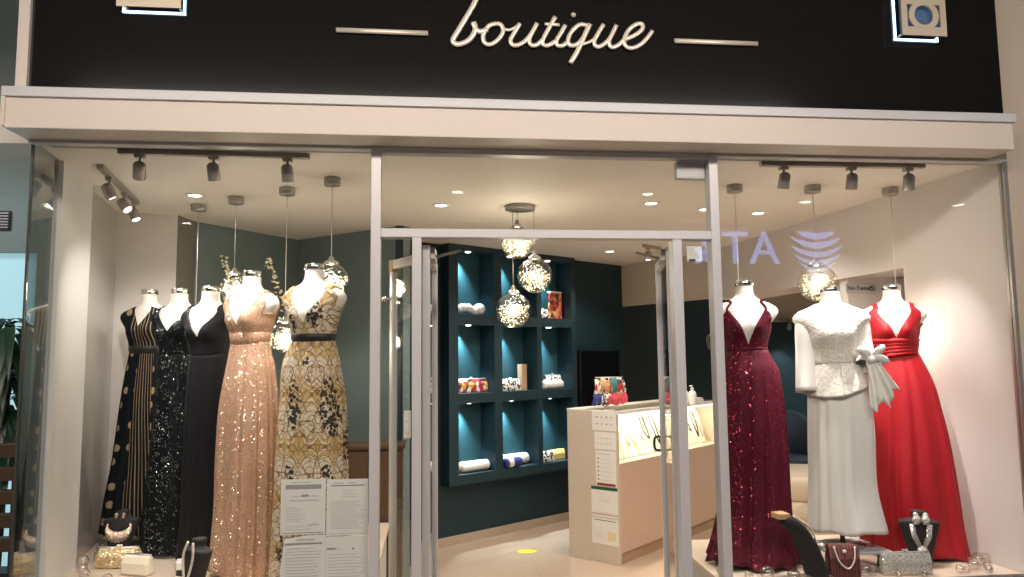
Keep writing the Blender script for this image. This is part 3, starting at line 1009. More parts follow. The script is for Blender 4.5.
paper('notice', 'lower right white notice with a short dark tab on the left window', 'notice', 0.186, 0.29,
      [(0.02, 0.24, 0.80, 0.83, 1), (0.28, 0.33, 0.80, 0.82, 2), (0.62, 0.67, 0.80, 0.82, 3)] + lines(0.72, 0.10, 14, 0.06, 0.92), (-0.470, 0.008, 0.503), 0, GP)
paper('notice', 'small pink sticker with dark text strip high on the right sidelight', 'notice', 0.078, 0.075,
      [(0.12, 0.55, 0.0, 0.14, 3)] + lines(0.8, 0.35, 4, 0.15, 0.85), (1.258, 0.008, 2.055), 0)
paper('notice', 'tiny white tag on the folded glass panel behind the left sidelight', 'notice', 0.032, 0.125,
      [(0.15, 0.85, 0.10, 0.25, 6), (0.15, 0.85, 0.6, 0.64, 2)], (-0.124, 0.010, 1.225), 0)
sb = MB().bx(1.222, 1.369, 0.012, 0.055, 2.472, 2.56)
tag(sb.build('sensor_box', M['beamtop'], bevel=0.006), 'pale grey square box in the top right corner of the transom glass', 'box')

# ---------------------------------------------------------------- mannequins
PZ = [-0.50, -0.49, -0.46, -0.42, -0.37, -0.30, -0.27, -0.225, -0.19, -0.155, -0.125, -0.10, -0.085, -0.06, 0.0]
PA = [0.040, 0.062, 0.080, 0.092, 0.098, 0.110, 0.120, 0.130, 0.156, 0.174, 0.158, 0.114, 0.075, 0.051, 0.046]
PB = [0.030, 0.048, 0.064, 0.074, 0.078, 0.086, 0.094, 0.097, 0.090, 0.080, 0.072, 0.064, 0.056, 0.051, 0.046]


def body_pt(th, z, off=0.0, wid=1.0):
    a, b = sinterp(z, PZ, PA) * wid + off, sinterp(z, PZ, PB) * wid + off
    x, y = a * math.sin(th), -b * math.cos(th)
    if math.cos(th) > 0:
        for s_ in (-1, 1):
            y -= 0.034 * math.exp(-((x - s_ * 0.062) / 0.042) ** 2 - ((z + 0.245) / 0.05) ** 2) * math.cos(th)
    return x, y


def torso_mesh(H, wid=1.0):
    m = MB()
    n, zs = 40, [-0.50 + 0.50 * k / 40 for k in range(41)]
    vs, fs = [], []
    for z in zs:
        for i in range(n):
            x, y = body_pt(2 * PI * i / n, z, 0, wid)
            vs.append((x, y, H + z))
    for j in range(len(zs) - 1):
        for i in range(n):
            k = (i + 1) % n
            fs.append((j * n + i, j * n + k, (j + 1) * n + k, (j + 1) * n + i))
    fs.append(tuple(range(n - 1, -1, -1)))
    fs.append(tuple((len(zs) - 1) * n + i for i in range(n)))
    return m.add(vs, fs, 0, smooth=True)


def bodice_mesh(H, zw, tops, off=0.007, wid=1.0, matf=None, n=120, rows=18, ruche=0.0):
    """tops: list of (angle in degrees -180..180, neckline height)"""
    m = MB()
    xs, ys = [t[0] for t in tops], [t[1] for t in tops]
    vs, fs, mi, uv = [], [], [], []
    for i in range(n + 1):
        d = -180 + 360 * i / n
        th = math.radians(d)
        zt = interp(d, xs, ys)
        for j in range(rows + 1):
            z = zw + (zt - zw) * j / rows
            rf = off + ruche * math.sin(th * 34 + z * 60)
            x, y = body_pt(th, z, rf, wid)
            vs.append((x, y, H + z))
    for i in range(n):
        for j in range(rows):
            a = i * (rows + 1) + j
            fs.append((a, a + rows + 1, a + rows + 2, a + 1))
            d = -180 + 360 * (i + 0.5) / n
            mi.append(matf(d) if matf else 0)
            uv.append([(p_[0] + 0.0, p_[2]) for p_ in (vs[a], vs[a + rows + 1], vs[a + rows + 2], vs[a + 1])])
    return m.add(vs, fs, mi if matf else 0, uvs=uv, smooth=True)


def skirt_mesh(rows, nf=16, amp=0.07, n=180, ph=0.0, matf=None, depth=0.82, rings=44, gather=0.012, hem=0.012, seed=1):
    """rows: (z, centre x, half width) from waist down, local coordinates"""
    rnd = random.Random(seed)
    zs = [r[0] for r in rows][::-1]
    cx = [r[1] for r in rows][::-1]
    aw = [r[2] for r in rows][::-1]
    q = [rnd.uniform(0, 6.28) for _ in range(6)]
    z_top, z_bot = zs[-1], zs[0]
    m = MB()
    vs, fs, mi, uv = [], [], [], []
    arc = 0.16
    for j in range(rings + 1):
        t = j / rings
        z = z_top + (z_bot - z_top) * t
        a = sinterp(z, zs, aw)
        c = sinterp(z, zs, cx)
        A = gather + (amp - gather) * min(1, t * 1.5) ** 0.8
        for i in range(n):
            th = 2 * PI * i / n - PI
            w = th + 0.10 * math.sin(3 * th + q[0]) + 0.05 * math.sin(5 * th + q[1] + t * 1.2)
            f = 0.62 * math.cos(nf * w + q[2]) + 0.28 * math.cos((nf * 1.7 // 1) * w + q[3] + t) + 0.35 * math.cos((nf // 2) * w + q[4])
            f = f - 0.55
            r = 1 + A * f
            zz = z + (hem * math.sin(nf * w * 0.5 + q[5]) * t ** 6)
            vs.append((c + a * r * math.sin(th), -a * depth * r * math.cos(th), zz))
    for j in range(rings):
        for i in range(n):
            k = (i + 1) % n
            fs.append((j * n + i, (j + 1) * n + i, (j + 1) * n + k, j * n + k))
            d = 360 * (i + 0.5) / n - 180
            mi.append(matf(d, j / rings) if matf else 0)
            u0_, u1_ = (2 * PI * i / n - PI) * arc, (2 * PI * (i + 1) / n - PI) * arc
            a_, b_, c_, d_ = vs[j * n + i], vs[(j + 1) * n + i], vs[(j + 1) * n + k], vs[j * n + k]
            uv.append([(u0_, a_[2]), (u0_, b_[2]), (u1_, c_[2]), (u1_, d_[2])])
    return m.add(vs, fs, mi if matf else 0, uvs=uv, smooth=True)


def band_mesh(H, z0, z1, off, wid=1.0, cxw=0.0):
    m = MB()
    n = 60
    vs, fs = [], []
    zs = [z0, z0 + 0.003, (z0 + z1) / 2, z1 - 0.003, z1]
    of = [off - 0.004, off, off + 0.002, off, off - 0.004]
    for z, o_ in zip(zs, of):
        for i in range(n):
            x, y = body_pt(2 * PI * i / n, z, o_, wid)
            vs.append((x, y, H + z))
    for j in range(len(zs) - 1):
        for i in range(n):
            k = (i + 1) % n
            fs.append((j * n + i, j * n + k, (j + 1) * n + k, (j + 1) * n + i))
    return m.add(vs, fs, 0, smooth=True)


BASE = 0.48


def mannequin(label, X, Y, H, rz=0.0, wid=1.0, floor=0.0, group='dress forms in the shop windows'):
    t = thing('mannequin', label, 'mannequin', (X, Y, BASE), rz, group)
    torso_mesh(H, wid).build('torso', M['mann'], t)
    c = MB()
    c.lathe([(0.047, H - 0.012), (0.0495, H - 0.010), (0.0495, H + 0.016), (0.045, H + 0.020), (0.0, H + 0.021)], 28)
    c.build('neck_cap', M['chrome'], t)
    s_ = MB()
    s_.cyl((0, 0.0, floor + 0.01), (0, 0.0, H - 0.49), 0.013, 12)
    s_.lathe([(0.11, floor + 0.0), (0.11, floor + 0.010), (0.02, floor + 0.018), (0.0, floor + 0.018)], 28)
    s_.build('stand', M['steel'], t)
    return t


def gown(t, name, mats, mesh, **kw):
    return mesh.build(name, mats, t, solid=0.003, **kw)


KD = [1.0]


def depth_shift(y_meas, y_new, x, neck):
    """a form measured at depth y_meas stands at y_new: same bearing, size grown to suit"""
    KD[0] = (y_new + 3.5) / (y_meas + 3.5)
    return x * KD[0], y_new, 1.58 + (neck - 1.58) * KD[0] - BASE


def loc_rows(rows, z0=BASE):
    k = KD[0]
    return [(max(0.018, 1.58 + (z - 1.58) * k - z0), c * k, a * k) for z, c, a in rows]


def vneck(zv=-0.27, s0=34, s1=46, arm=-0.215, top=-0.113, back=-0.2):
    a1 = s1 + 7
    return [(-180, back), (s0 - 180, top), (s1 - 180, top), (a1 - 180, arm), (-a1, arm), (-s1, top), (-s0, top), (0, zv),
            (s0, top), (s1, top), (a1, arm), (180 - a1, arm), (180 - s1, top), (180 - s0, top), (180, back)]


def shoulder_straps(g, mat, H, s0=38, s1=52, top=-0.113, off=0.007, wid=1.0):
    """bands carrying a V-neck bodice over the shoulder ridge"""
    a_top = sinterp(top, PZ, PA)
    for sd in (-1, 1):
        m = MB()
        vs, fs = [], []
        n = 16
        for i in range(n + 1):
            for q_ in range(4):
                sa_ = s0 + (s1 - s0) * q_ / 3
                x = a_top * math.sin(math.radians(sa_))
                th = math.radians(sa_ + (180 - 2 * sa_) * i / n)
                lo, hi = top, -0.062
                for _ in range(24):
                    z = (lo + hi) / 2
                    if sinterp(z, PZ, PA) * math.sin(th) > x:
                        lo = z
                    else:
                        hi = z
                px, py = body_pt(th, z, off, wid)
                vs.append((sd * px, py, H + z + 0.004 * math.sin(PI * i / n)))
        for i in range(n):
            for q_ in range(3):
                a = i * 4 + q_
                fs.append((a, a + 1, a + 5, a + 4))
        m.add(vs, fs, 0, smooth=True)
        m.build('strap', mat, g, solid=0.003)


# 1 black polka-dot gown
X, Y, H = depth_shift(1.38, 1.42, -1.765, 2.025)
t = mannequin('headless dress form in black gown with gold polka dots and striped front panel', X, Y, H, -0.22)
g = gown(t, 'gown', [M['polka'], M['stripe']], skirt_mesh(loc_rows([(1.675, 0.0, 0.106), (1.493, -0.012, 0.126), (1.309, -0.022, 0.140), (0.993, -0.028, 0.166), (0.759, -0.04, 0.192), (0.565, -0.046, 0.210)]), 13, 0.07, seed=3, matf=lambda d, t_: 1 if 0 < d < 46 else 0, depth=0.76))
gown(g, 'bodice', [M['polka'], M['stripe']], bodice_mesh(H, -0.36, [(-180, -0.12), (-140, -0.10), (-110, -0.125), (-90, -0.15), (-60, -0.125), (-28, -0.088), (-14, -0.13), (0, -0.22), (14, -0.14), (30, -0.088), (60, -0.12), (90, -0.14), (110, -0.125), (140, -0.10), (180, -0.12)], 0.010, 1.0, lambda d: 1 if -14 < d < 60 else 0))
band_mesh(H, -0.385, -0.335, 0.014).build('waistband', M['black'], g)

# 2 black sequin gown
X, Y, H = depth_shift(1.02, 1.12, -1.465, 1.998)
t = mannequin('headless dress form in black sequined V-neck gown second from the left', X, Y, H, -0.28)
g = gown(t, 'gown', [M['bseq']], skirt_mesh(loc_rows([(1.640, 0.0, 0.104), (1.371, 0.0, 0.128), (1.143, 0.0, 0.138), (0.807, -0.01, 0.156), (0.492, -0.01, 0.165)]), 10, 0.035, seed=5, hem=0.004, depth=0.76))
gown(g, 'bodice', [M['bseq']], bodice_mesh(H, -0.37, vneck(-0.24, 36, 56, -0.19)))
shoulder_straps(g, M['bseq'], H, 36, 56)

# 3 plain black gown
X, Y, H = depth_shift(0.72, 0.86, -1.205, 1.981)
t = mannequin('headless dress form in plain black gown with deep V neck beside the rose gold gown', X, Y, H, -0.35)
g = gown(t, 'gown', [M['blackcloth']], skirt_mesh(loc_rows([(1.63, 0.0, 0.106), (1.382, -0.005, 0.118), (1.062, -0.01, 0.12), (0.747, -0.002, 0.13), (0.49, 0.0, 0.15)]), 10, 0.05, seed=8, depth=0.76))
gown(g, 'bodice', [M['blackcloth']], bodice_mesh(H, -0.37, vneck(-0.27, 36, 66, -0.17)))
shoulder_straps(g, M['blackcloth'], H, 36, 66)
tr_ = MB()
for k in range(26):
    d_ = -36 + 72 * k / 25
    z_ = -0.113 - 0.157 * (1 - abs(d_) / 36)
    x, y = body_pt(math.radians(d_), z_, 0.012)
    tr_.sphere((x, y, H + z_), 0.0035, 6)
tr_.build('beaded_trim', M['silvglit'], g)

# 4 rose gold gown
X, Y, H = depth_shift(0.48, 0.58, -0.930, 2.037)
t = mannequin('headless dress form in rose gold sequined tulle gown', X, Y, H, -0.50)
g = gown(t, 'gown', [M['rose']], skirt_mesh(loc_rows([(1.70, 0.0, 0.106), (1.62, 0.0, 0.118), (1.574, 0.005, 0.130), (1.350, 0.0, 0.162), (1.088, 0.0, 0.172), (0.834, 0.0, 0.172), (0.50, -0.01, 0.185)]), 17, 0.085, seed=11, depth=0.76))
gown(g, 'bodice', [M['rose']], bodice_mesh(H, -0.36, vneck(-0.27, 38, 50, -0.21), ruche=0.0015))
shoulder_straps(g, M['rose'], H, 38, 50)
band_mesh(H, -0.375, -0.31, 0.011).build('waistband', M['rose'], g)

# 5 floral gown
X, Y, H = depth_shift(0.38, 0.29, -0.595, 2.062)
t = mannequin('headless dress form in ivory gown with gold and black scroll print', X, Y, H, -0.34)
g = gown(t, 'gown', [M['floral']], skirt_mesh(loc_rows([(1.70, 0.0, 0.108), (1.66, -0.003, 0.122), (1.571, -0.01, 0.150), (1.350, 0.002, 0.172), (1.093, 0.0, 0.184), (0.800, 0.0, 0.192), (0.50, 0.0, 0.205)]), 12, 0.06, seed=14, depth=0.76))
gown(g, 'bodice', [M['floral']], bodice_mesh(H, -0.35, vneck(-0.28, 36, 54, -0.205)))
shoulder_straps(g, M['floral'], H, 36, 54)
band_mesh(H, -0.372, -0.332, 0.012).build('waistband', M['black'], g)

# 6 burgundy gown
X, Y, H = depth_shift(0.42, 0.42, 1.728, 1.982)
t = mannequin('headless dress form in burgundy sequined gown with plunging neckline', 1.728, 0.42, H, -0.30)
g = gown(t, 'gown', [M['burg']], skirt_mesh(loc_rows([(1.625, 0.002, 0.104), (1.57, 0.006, 0.125), (1.507, 0.012, 0.150), (1.190, 0.01, 0.178), (0.801, 0.005, 0.188), (0.605, -0.01, 0.215), (0.50, -0.015, 0.245)]), 16, 0.085, seed=17))
gown(g, 'bodice', [M['burg']], bodice_mesh(H, -0.37, [(-180, -0.25), (-150, -0.22), (-118, -0.23), (-66, -0.225), (-37, -0.152), (-30, -0.150), (0, -0.335), (30, -0.150), (37, -0.152), (66, -0.225), (118, -0.23), (150, -0.22), (180, -0.25)], ruche=0.001))
for s_ in (-1, 1):
    pts = []
    for d, z in ((34, -0.155), (36, -0.13), (40, -0.10), (70, -0.094), (110, -0.094), (140, -0.11), (150, -0.22)):
        x, y = body_pt(math.radians(d), z, 0.006)
        pts.append((s_ * x, y, H + z))
    MB().tube(catmull(pts, 4), 0.006, 8).build('strap', M['burg'], g)
band_mesh(H, -0.375, -0.345, 0.010).build('waistband', M['burg'], g)

# 7 ivory two-piece
X7, Y7, H = depth_shift(0.48, 0.31, 2.262, 1.953)
t = mannequin('headless dress form in ivory lace jacket and long white satin skirt', X7, Y7, H, -0.30, 1.06, floor=0.105)
g = gown(t, 'skirt', [M['satin']], skirt_mesh(loc_rows([(1.56, 0.01, 0.108), (1.45, 0.015, 0.15), (1.364, 0.02, 0.162), (1.170, 0.022, 0.172), (0.857, 0.016, 0.176), (0.625, 0.03, 0.205)]), 11, 0.05, seed=21, hem=0.006, depth=0.72))
j = gown(t, 'lace_jacket', [M['lace']], bodice_mesh(H, -0.40, [(-180, -0.07), (-60, -0.075), (-20, -0.075), (0, -0.085), (20, -0.075), (60, -0.075), (180, -0.07)], 0.014, 1.06))
# yoke of plain silk over the shoulders
pep = MB()
n, rr = 96, 16
vs, fs = [], []
for jx in range(rr + 1):
    tt = jx / rr
    for i in range(n + 1):
        th = 2 * PI * i / n
        a = 0.118 + 0.052 * tt ** 0.8 + 0.006 * tt * math.cos(9 * th)
        drop = 0.150 - 0.035 * math.sin(th) + 0.02 * math.cos(2 * th)
        vs.append((0.012 + a * math.sin(th), -(a * 0.84) * math.cos(th), H - 0.395 - drop * tt))
for jx in range(rr):
    for i in range(n):
        a = jx * (n + 1) + i
        fs.append((a, a + n + 1, a + n + 2, a + 1))
pep.add(vs, fs, 0, smooth=True)
gown(j, 'peplum', [M['lace']], pep)
for s_, pts, rads in ((-1, [(-0.125, 0.0, H - 0.125), (-0.143, -0.01, H - 0.20), (-0.146, -0.015, H - 0.33), (-0.150, -0.03, H - 0.43), (-0.150, -0.05, H - 0.545)], [0.046, 0.047, 0.047, 0.050, 0.058]),
                      (1, [(0.125, 0.0, H - 0.125), (0.143, -0.01, H - 0.20), (0.150, -0.015, H - 0.29), (0.152, -0.05, H - 0.36), (0.130, -0.10, H - 0.41)], [0.046, 0.048, 0.046, 0.044, 0.046])):
    P3 = catmull(pts, 5)
    R3 = [interp(k, [0, 5, 10, 15, 20], rads) for k in range(len(P3))]
    gown(j, 'sleeve', [M['satin']], MB().tube(P3, R3, 22, caps=False))
bw = MB()
c0 = Vector((0.155, -0.125, H - 0.375))


def ruffle(p0, p1, w0, w1, waves, amp, nn=24, nl=14, ph=0.0):
    """gathered ribbon from p0 to p1"""
    p0, p1 = Vector(p0), Vector(p1)
    vs, fs = [], []
    ax = (p1 - p0).normalized()
    sd = ax.cross(Vector((0, 1, 0))).normalized()
    for jx in range(nl + 1):
        tt = jx / nl
        for i in range(nn + 1):
            s_ = i / nn - 0.5
            wdt = w0 + (w1 - w0) * tt
            q_ = p0 + (p1 - p0) * tt + sd * (s_ * wdt) + Vector((0, amp * (0.3 + tt) * math.sin(s_ * waves + ph + tt), 0)) + ax * (0.03 * math.cos(s_ * 7 + ph) * tt)
            vs.append(q_)
    for jx in range(nl):
        for i in range(nn):
            a = jx * (nn + 1) + i
            fs.append((a, a + nn + 1, a + nn + 2, a + 1))
    bw.add(vs, fs, 0, smooth=True)


for dx, dz, ln in ((0.055, 0.05, 1), (-0.045, 0.042, 1), (0.062, -0.01, 1)):
    d_ = Vector((dx, -0.01, dz))
    lp = [c0, c0 + d_ * 0.6 + Vector((0, -0.02, 0.016)), c0 + d_ * 1.15, c0 + d_ * 0.6 + Vector((0, 0.015, -0.016)), c0]
    bw.tube(catmull(lp, 5), 0.017, 10, flat=0.5)
bw.sphere(c0 + Vector((0, -0.012, 0)), 0.020, 14)
ruffle(c0, c0 + Vector((0.075, -0.005, -0.20)), 0.05, 0.13, 20, 0.017, ph=0.4)
ruffle(c0, c0 + Vector((0.030, -0.015, -0.24)), 0.03, 0.09, 16, 0.015, ph=1.9)
gown(j, 'bow', [M['satin']], bw)

# 8 red gown
X, Y, H = depth_shift(0.40, 0.47, 2.585, 1.958)
t = mannequin('headless dress form in bright red V-neck gown with flowing skirt', X, Y, H, -0.48)
g = gown(t, 'gown', [M['red']], skirt_mesh(loc_rows([(1.60, 0.002, 0.108), (1.568, 0.006, 0.120), (1.425, 0.014, 0.166), (1.283, 0.013, 0.195), (1.121, 0.013, 0.222), (0.870, 0.01, 0.250), (0.653, 0.025, 0.252), (0.495, 0.042, 0.255)]), 15, 0.085, seed=25, depth=0.64, hem=0.01))
gown(g, 'bodice', [M['red']], bodice_mesh(H, -0.37, vneck(-0.285, 33, 46, -0.205), ruche=0.0012))
shoulder_straps(g, M['red'], H, 33, 46)
wr = MB()
for k in range(5):
    pts = []
    for i in range(33):
        th = -PI + 2 * PI * i / 32
        z = -0.385 + 0.085 * k / 4 + 0.018 * math.sin(th + 0.6) * (1 - k / 4)
        x, y = body_pt(th, z, 0.012)
        pts.append((x, y, H + z))
    wr.tube(pts, 0.0125, 8, caps=False, flat=0.6)
wr.build('waistband', M['red'], g)


# ---------------------------------------------------------------- track lights
def track(label, p0, p1, heads, aims, energy, hot=(), angle=70):
    p0, p1 = Vector(p0), Vector(p1)
    t = thing('track_light', label, 'track light', tuple(p0), math.atan2(p1.y - p0.y, p1.x - p0.x), 'track lights on the shop ceiling')
    L = (p1 - p0).length
    MB().bx(0, L, -0.017, 0.017, -0.024, 0.0).build('track_rail', M['steel'], t, bevel=0.003)
    rzi = Matrix.Rotation(-t.rotation_euler.z, 4, 'Z')
    for k, (f, aim) in enumerate(zip(heads, aims)):
        x = f * L
        wpos = p0 + (p1 - p0) * f + Vector((0, 0, -0.098))
        d = (Vector(aim) - wpos).normalized()
        dl = rzi.to_3x3() @ d
        q = dl.to_track_quat('-Z', 'Y').to_matrix().to_4x4()
        mm = Matrix.Translation((x, 0, -0.098)) @ q @ Matrix.Scale(0.86, 4)
        h = MB()
        h.lathe([(0.0, 0.052), (0.018, 0.050), (0.033, 0.035), (0.035, -0.05), (0.031, -0.052), (0.029, -0.04), (0.0, -0.038)], 22, 0, mm)
        ho = h.build('spot_head', M['steel'], t)
        b = MB()
        b.bx(x - 0.022, x + 0.022, -0.015, 0.015, -0.040, -0.022)
        b.cyl((x, 0, -0.04), (x, 0, -0.08), 0.006, 8)
        b.build('bracket', M['steel'], ho)
        MB().lathe([(0.0, -0.0395), (0.027, -0.0395), (0.027, -0.044), (0.0, -0.046)], 18, 0, mm).build('lamp_lens', M['lens'] if k in hot else M['lensdim'], ho)
        lp = wpos + d * 0.065
        adopt(spot('track_lamp', lp, aim, energy[k], angle, 0.7, SOFT, 0.025), t)
    return t


track('grey ceiling track with three spots above the front of the left window', (-1.481, 0.135, 2.6), (-0.591, 0.155, 2.6), (0.11, 0.49, 0.88),
      [(-1.75, 1.2, 1.5), (-0.98, 0.62, 1.25), (-0.62, 0.45, 1.2)], (22, 34, 30))
track('grey ceiling track with three lit spots running along the left display wall', (-1.682, 0.415, 2.6), (-1.837, 1.312, 2.6), (0.22, 0.62, 0.92),
      [(-1.15, 0.75, 1.4), (-0.9, 0.60, 1.5), (-1.25, 1.0, 1.3)], (24, 20, 16), hot=(1, 2))
track('grey ceiling track with three spots above the right window', (1.720, 0.14, 2.6), (2.627, 0.12, 2.6), (0.14, 0.55, 0.90),
      [(1.76, 0.5, 1.2), (2.22, 0.42, 1.0), (2.72, 0.60, 1.2)], (30, 95, 34))
track('short ceiling track with one spot over the shop counter', (1.90, 2.9, 2.6), (2.10, 3.07, 2.6), (0.25,), [(1.75, 2.6, 0.9)], (30,))
track('ceiling track with a small spot on the far beige header', (4.2, 5.44, 2.06), (4.95, 5.44, 2.06), (0.42,), [(4.5, 5.7, 1.2)], (10,))


# ---------------------------------------------------------------- recessed downlights
def downlight(label, x, y, z=2.6, e=0.0, r=0.045, mat='lens', angle=130, group='recessed downlights in the shop ceiling'):
    t = thing('recessed_downlight', label, 'downlight', (x, y, z), 0, group)
    MB().lathe([(r * 0.86, -0.001), (r * 0.9, -0.006), (r * 1.25, -0.004), (r * 1.3, 0.0)], 24).build('trim_ring', M['white'], t)
    MB().lathe([(0.0, -0.0045), (r * 0.86, -0.0035), (r * 0.87, 0.0)], 24).build('lens', M[mat], t)
    if e:
        adopt(spot('downlight_lamp', (x, y, z - 0.02), (x, y, 0), e, angle, 0.5, WARM, 0.04), t)
    return t


downlight('round ceiling downlight above the black sequined gown', -1.427, 1.116, e=14)
downlight('round ceiling downlight high in the transom, left one', 0.068, 1.322, e=22)
downlight('round ceiling downlight high in the transom, right one beside the sensor box', 1.446, 1.178, e=26)
downlight('round ceiling downlight above the gap left of the burgundy gown', 1.883, 1.353, e=22)
downlight('round ceiling downlight behind the white gown display', 2.314, 1.465, e=18)
downlight('round ceiling downlight over the sales counter', 1.30, 2.35, e=34)
downlight('round ceiling downlight deep in the shop above the far end of the counter', 1.70, 3.35, e=34)
downlight('round ceiling downlight over the floor before the shelves', 0.70, 2.30, e=34)
downlight('round ceiling downlight in the back room near the navy chair', 4.0, 3.2, e=60)
downlight('round ceiling downlight over the far right of the back room', 5.2, 4.3, e=60)


# ---------------------------------------------------------------- pendant globes
def globe_parts(parent, c, R, seed, light=2.5):
    rnd = random.Random(seed)
    c = Vector(c)
    g = MB().sphere(c, R, 28).build('globe', M['globe'], parent)
    f = MB()
    for k in range(190):
        while True:
            p = Vector((rnd.uniform(-1, 1), rnd.uniform(-1, 1), rnd.uniform(-1, 0.25)))
            if p.length < 0.93:
                break
        q = c + p * R
        s_ = rnd.uniform(0.0025, 0.005)
        f.add([q + Vector(v_) * s_ for v_ in ((1, 0, 0), (-1, 0, 0), (0, 1, 0), (0, -1, 0), (0, 0, 1), (0, 0, -1))],
              [(0, 2, 4), (2, 1, 4), (1, 3, 4), (3, 0, 4), (2, 0, 5), (1, 2, 5), (3, 1, 5), (0, 3, 5)], 0 if k % 2 else 1)
    pts = []
    for k in range(26):
        while True:
            p = Vector((rnd.uniform(-1, 1), rnd.uniform(-1, 1), rnd.uniform(-1, 0.2)))
            if p.length < 0.9:
                break
        pts.append(c + p * R)
    f.tube(catmull(pts, 3), 0.0014, 4, 1)
    o = f.build('fairy_lights', [M['fairy'], M['tinsel']], g)
    o['kind'] = 'stuff'
    cp = MB()
    cp.lathe([(0.042, c.z + R * 0.90), (0.044, c.z + R * 0.98), (0.036, c.z + R * 1.10), (0.016, c.z + R * 1.20), (0.012, c.z + R * 1.36), (0.0, c.z + R * 1.40)], 24, 0, Matrix.Translation((c.x, c.y, 0)))
    cp.build('globe_cap', M['chrome'], parent)
    return g


def pendant(label, x, y, gz, R, seed, e=3.2):
    t = thing('pendant_lamp', label, 'pendant lamp', (x, y, 2.6), 0, 'crackled globe pendant lamps')
    MB().lathe([(0.044, 0.0), (0.046, -0.004), (0.046, -0.040), (0.042, -0.044), (0.0, -0.045)], 26).build('canopy', M['steel'], t)
    MB().cyl((0, 0, -0.04), (0, 0, gz - 2.6 + R * 1.3), 0.0022, 6).build('cord', M['white'], t)
    globe_parts(t, (0, 0, gz - 2.6), R, seed)
    adopt(point('pendant_glow', (x, y, gz - 0.02), e, (1.0, 0.90, 0.74), 0.05), t)
    return t


pendant('crackled glass globe pendant behind the neck of the scroll print gown', -0.545, 0.634, 2.022, 0.098, 1)
pendant('crackled glass globe pendant between the rose gold and scroll print gowns', -0.838, 0.894, 1.72, 0.092, 2)
pendant('crackled glass globe pendant between the plain black and rose gold necks', -1.195, 1.158, 2.035, 0.088, 3)
pendant('crackled glass globe pendant hanging behind the two black gowns', -1.49, 1.40, 1.72, 0.09, 4)
pendant('crackled glass globe pendant left of the burgundy gown waist', 1.80, 0.66, 1.66, 0.092, 5)
pendant('crackled glass globe pendant above the neck of the ivory lace jacket', 2.278, 0.64, 2.012, 0.112, 6)
pendant('crackled glass globe pendant hidden behind the red gown', 2.79, 0.665, 1.70, 0.085, 7)

ct = thing('pendant_cluster', 'round ceiling plate with three crackled glass globes hanging over the shop doorway', 'pendant lamp', (0.592, 1.324, 2.6))
MB().lathe([(0.098, 0.0), (0.10, -0.004), (0.10, -0.026), (0.094, -0.030), (0.0, -0.031)], 36).build('canopy', M['steel'], ct)
for k, (dx, dy, gz, R) in enumerate(((-0.02, 0.0, 2.352, 0.110), (0.088, -0.03, 2.130, 0.116), (-0.055, -0.03, 1.902, 0.116))):
    MB().cyl((dx, dy, -0.03), (dx, dy, gz - 2.6 + R * 1.3), 0.0025, 6).build('cord', M['steel'], ct)
    globe_parts(ct, (dx, dy, gz - 2.6), R, 20 + k)
    adopt(point('cluster_glow', (0.592 + dx, 1.324 + dy, gz - 0.02), 3.0, (1.0, 0.90, 0.74), 0.05), ct)


# blossom sprigs tied to the pendant cords
def sprig(label, pts, seed):
    rnd = random.Random(seed)
    P3 = catmull(pts, 6)
    base = Vector(pts[0])
    t = thing('blossom_sprig', label, 'decoration', tuple(base), 0, 'blossom sprigs in the left window')
    MB().tube([p - base for p in P3], 0.003, 6).build('stem', M['stem'], t)
    m = MB()
    for p in P3[::2]:
        for k in range(3):
            d = Vector((rnd.uniform(-1, 1), rnd.uniform(-1, 1), rnd.uniform(-0.6, 1))).normalized()
            c = p - base + d * rnd.uniform(0.008, 0.028)
            m.sphere(c, rnd.uniform(0.006, 0.011), 8, sz=0.7)
            if k == 0:
                a, b = c, c + d * 0.03
                w = d.orthogonal().normalized() * 0.009
                m.add([a, (a + b) / 2 + w, b, (a + b) / 2 - w], [(0, 1, 2, 3)], 1)
    m.build('blossoms', [M['blossom'], M['leaf']], t)


sprig('pale blossom sprig above the plain black gown', [(-1.185, 1.06, 2.04), (-1.195, 1.06, 2.10), (-1.225, 1.06, 2.15), (-1.235, 1.06, 2.215)], 1)
sprig('pale blossom sprig beside the rose gold gown shoulder', [(-0.862, 0.86, 1.83), (-0.868, 0.86, 1.95), (-0.885, 0.86, 2.05), (-0.918, 0.86, 2.12), (-0.935, 0.86, 2.17)], 2)

# ---------------------------------------------------------------- niche shelf unit
ns = thing('niche_shelf', 'tall dark teal wall unit with nine lit square display niches', 'shelf unit', (*W(0.9, 0.0), 0.0), math.atan2(DD.y, DD.x))
# local: x = s - 0.9 along the wall, y = away from the shop (into the wall), z up
colsx = [(0.215, 0.628), (0.718, 1.165), (1.222, 1.642)]
rowsz = [(0.60, 1.205), (1.292, 1.892), (1.978, 2.552)]
S0, S1, Z0, Z1 = 0.113, 1.705, 0.515, 2.598
F, Bk, Bq = -0.12, 0.085, 0.105
m = MB()
xe = [S0] + [v_ for c in colsx for v_ in c] + [S1]
ze = [Z0] + [v_ for c in rowsz for v_ in c] + [Z1]
for i in range(0, len(xe), 2):
    m.bx(xe[i] - 0.9, xe[i + 1] - 0.9, F, Bk, Z0, Z1)
for i in range(0, len(ze), 2):
    for c in colsx:
        m.bx(c[0] - 0.9, c[1] - 0.9, F, Bk, ze[i], ze[i + 1])
m.build('shelf_frame', M['teal'], ns)
MB().bx(S0 - 0.9, S1 - 0.9, Bk, Bq, Z0, Z1).build('back_panel', M['teallit'], ns)
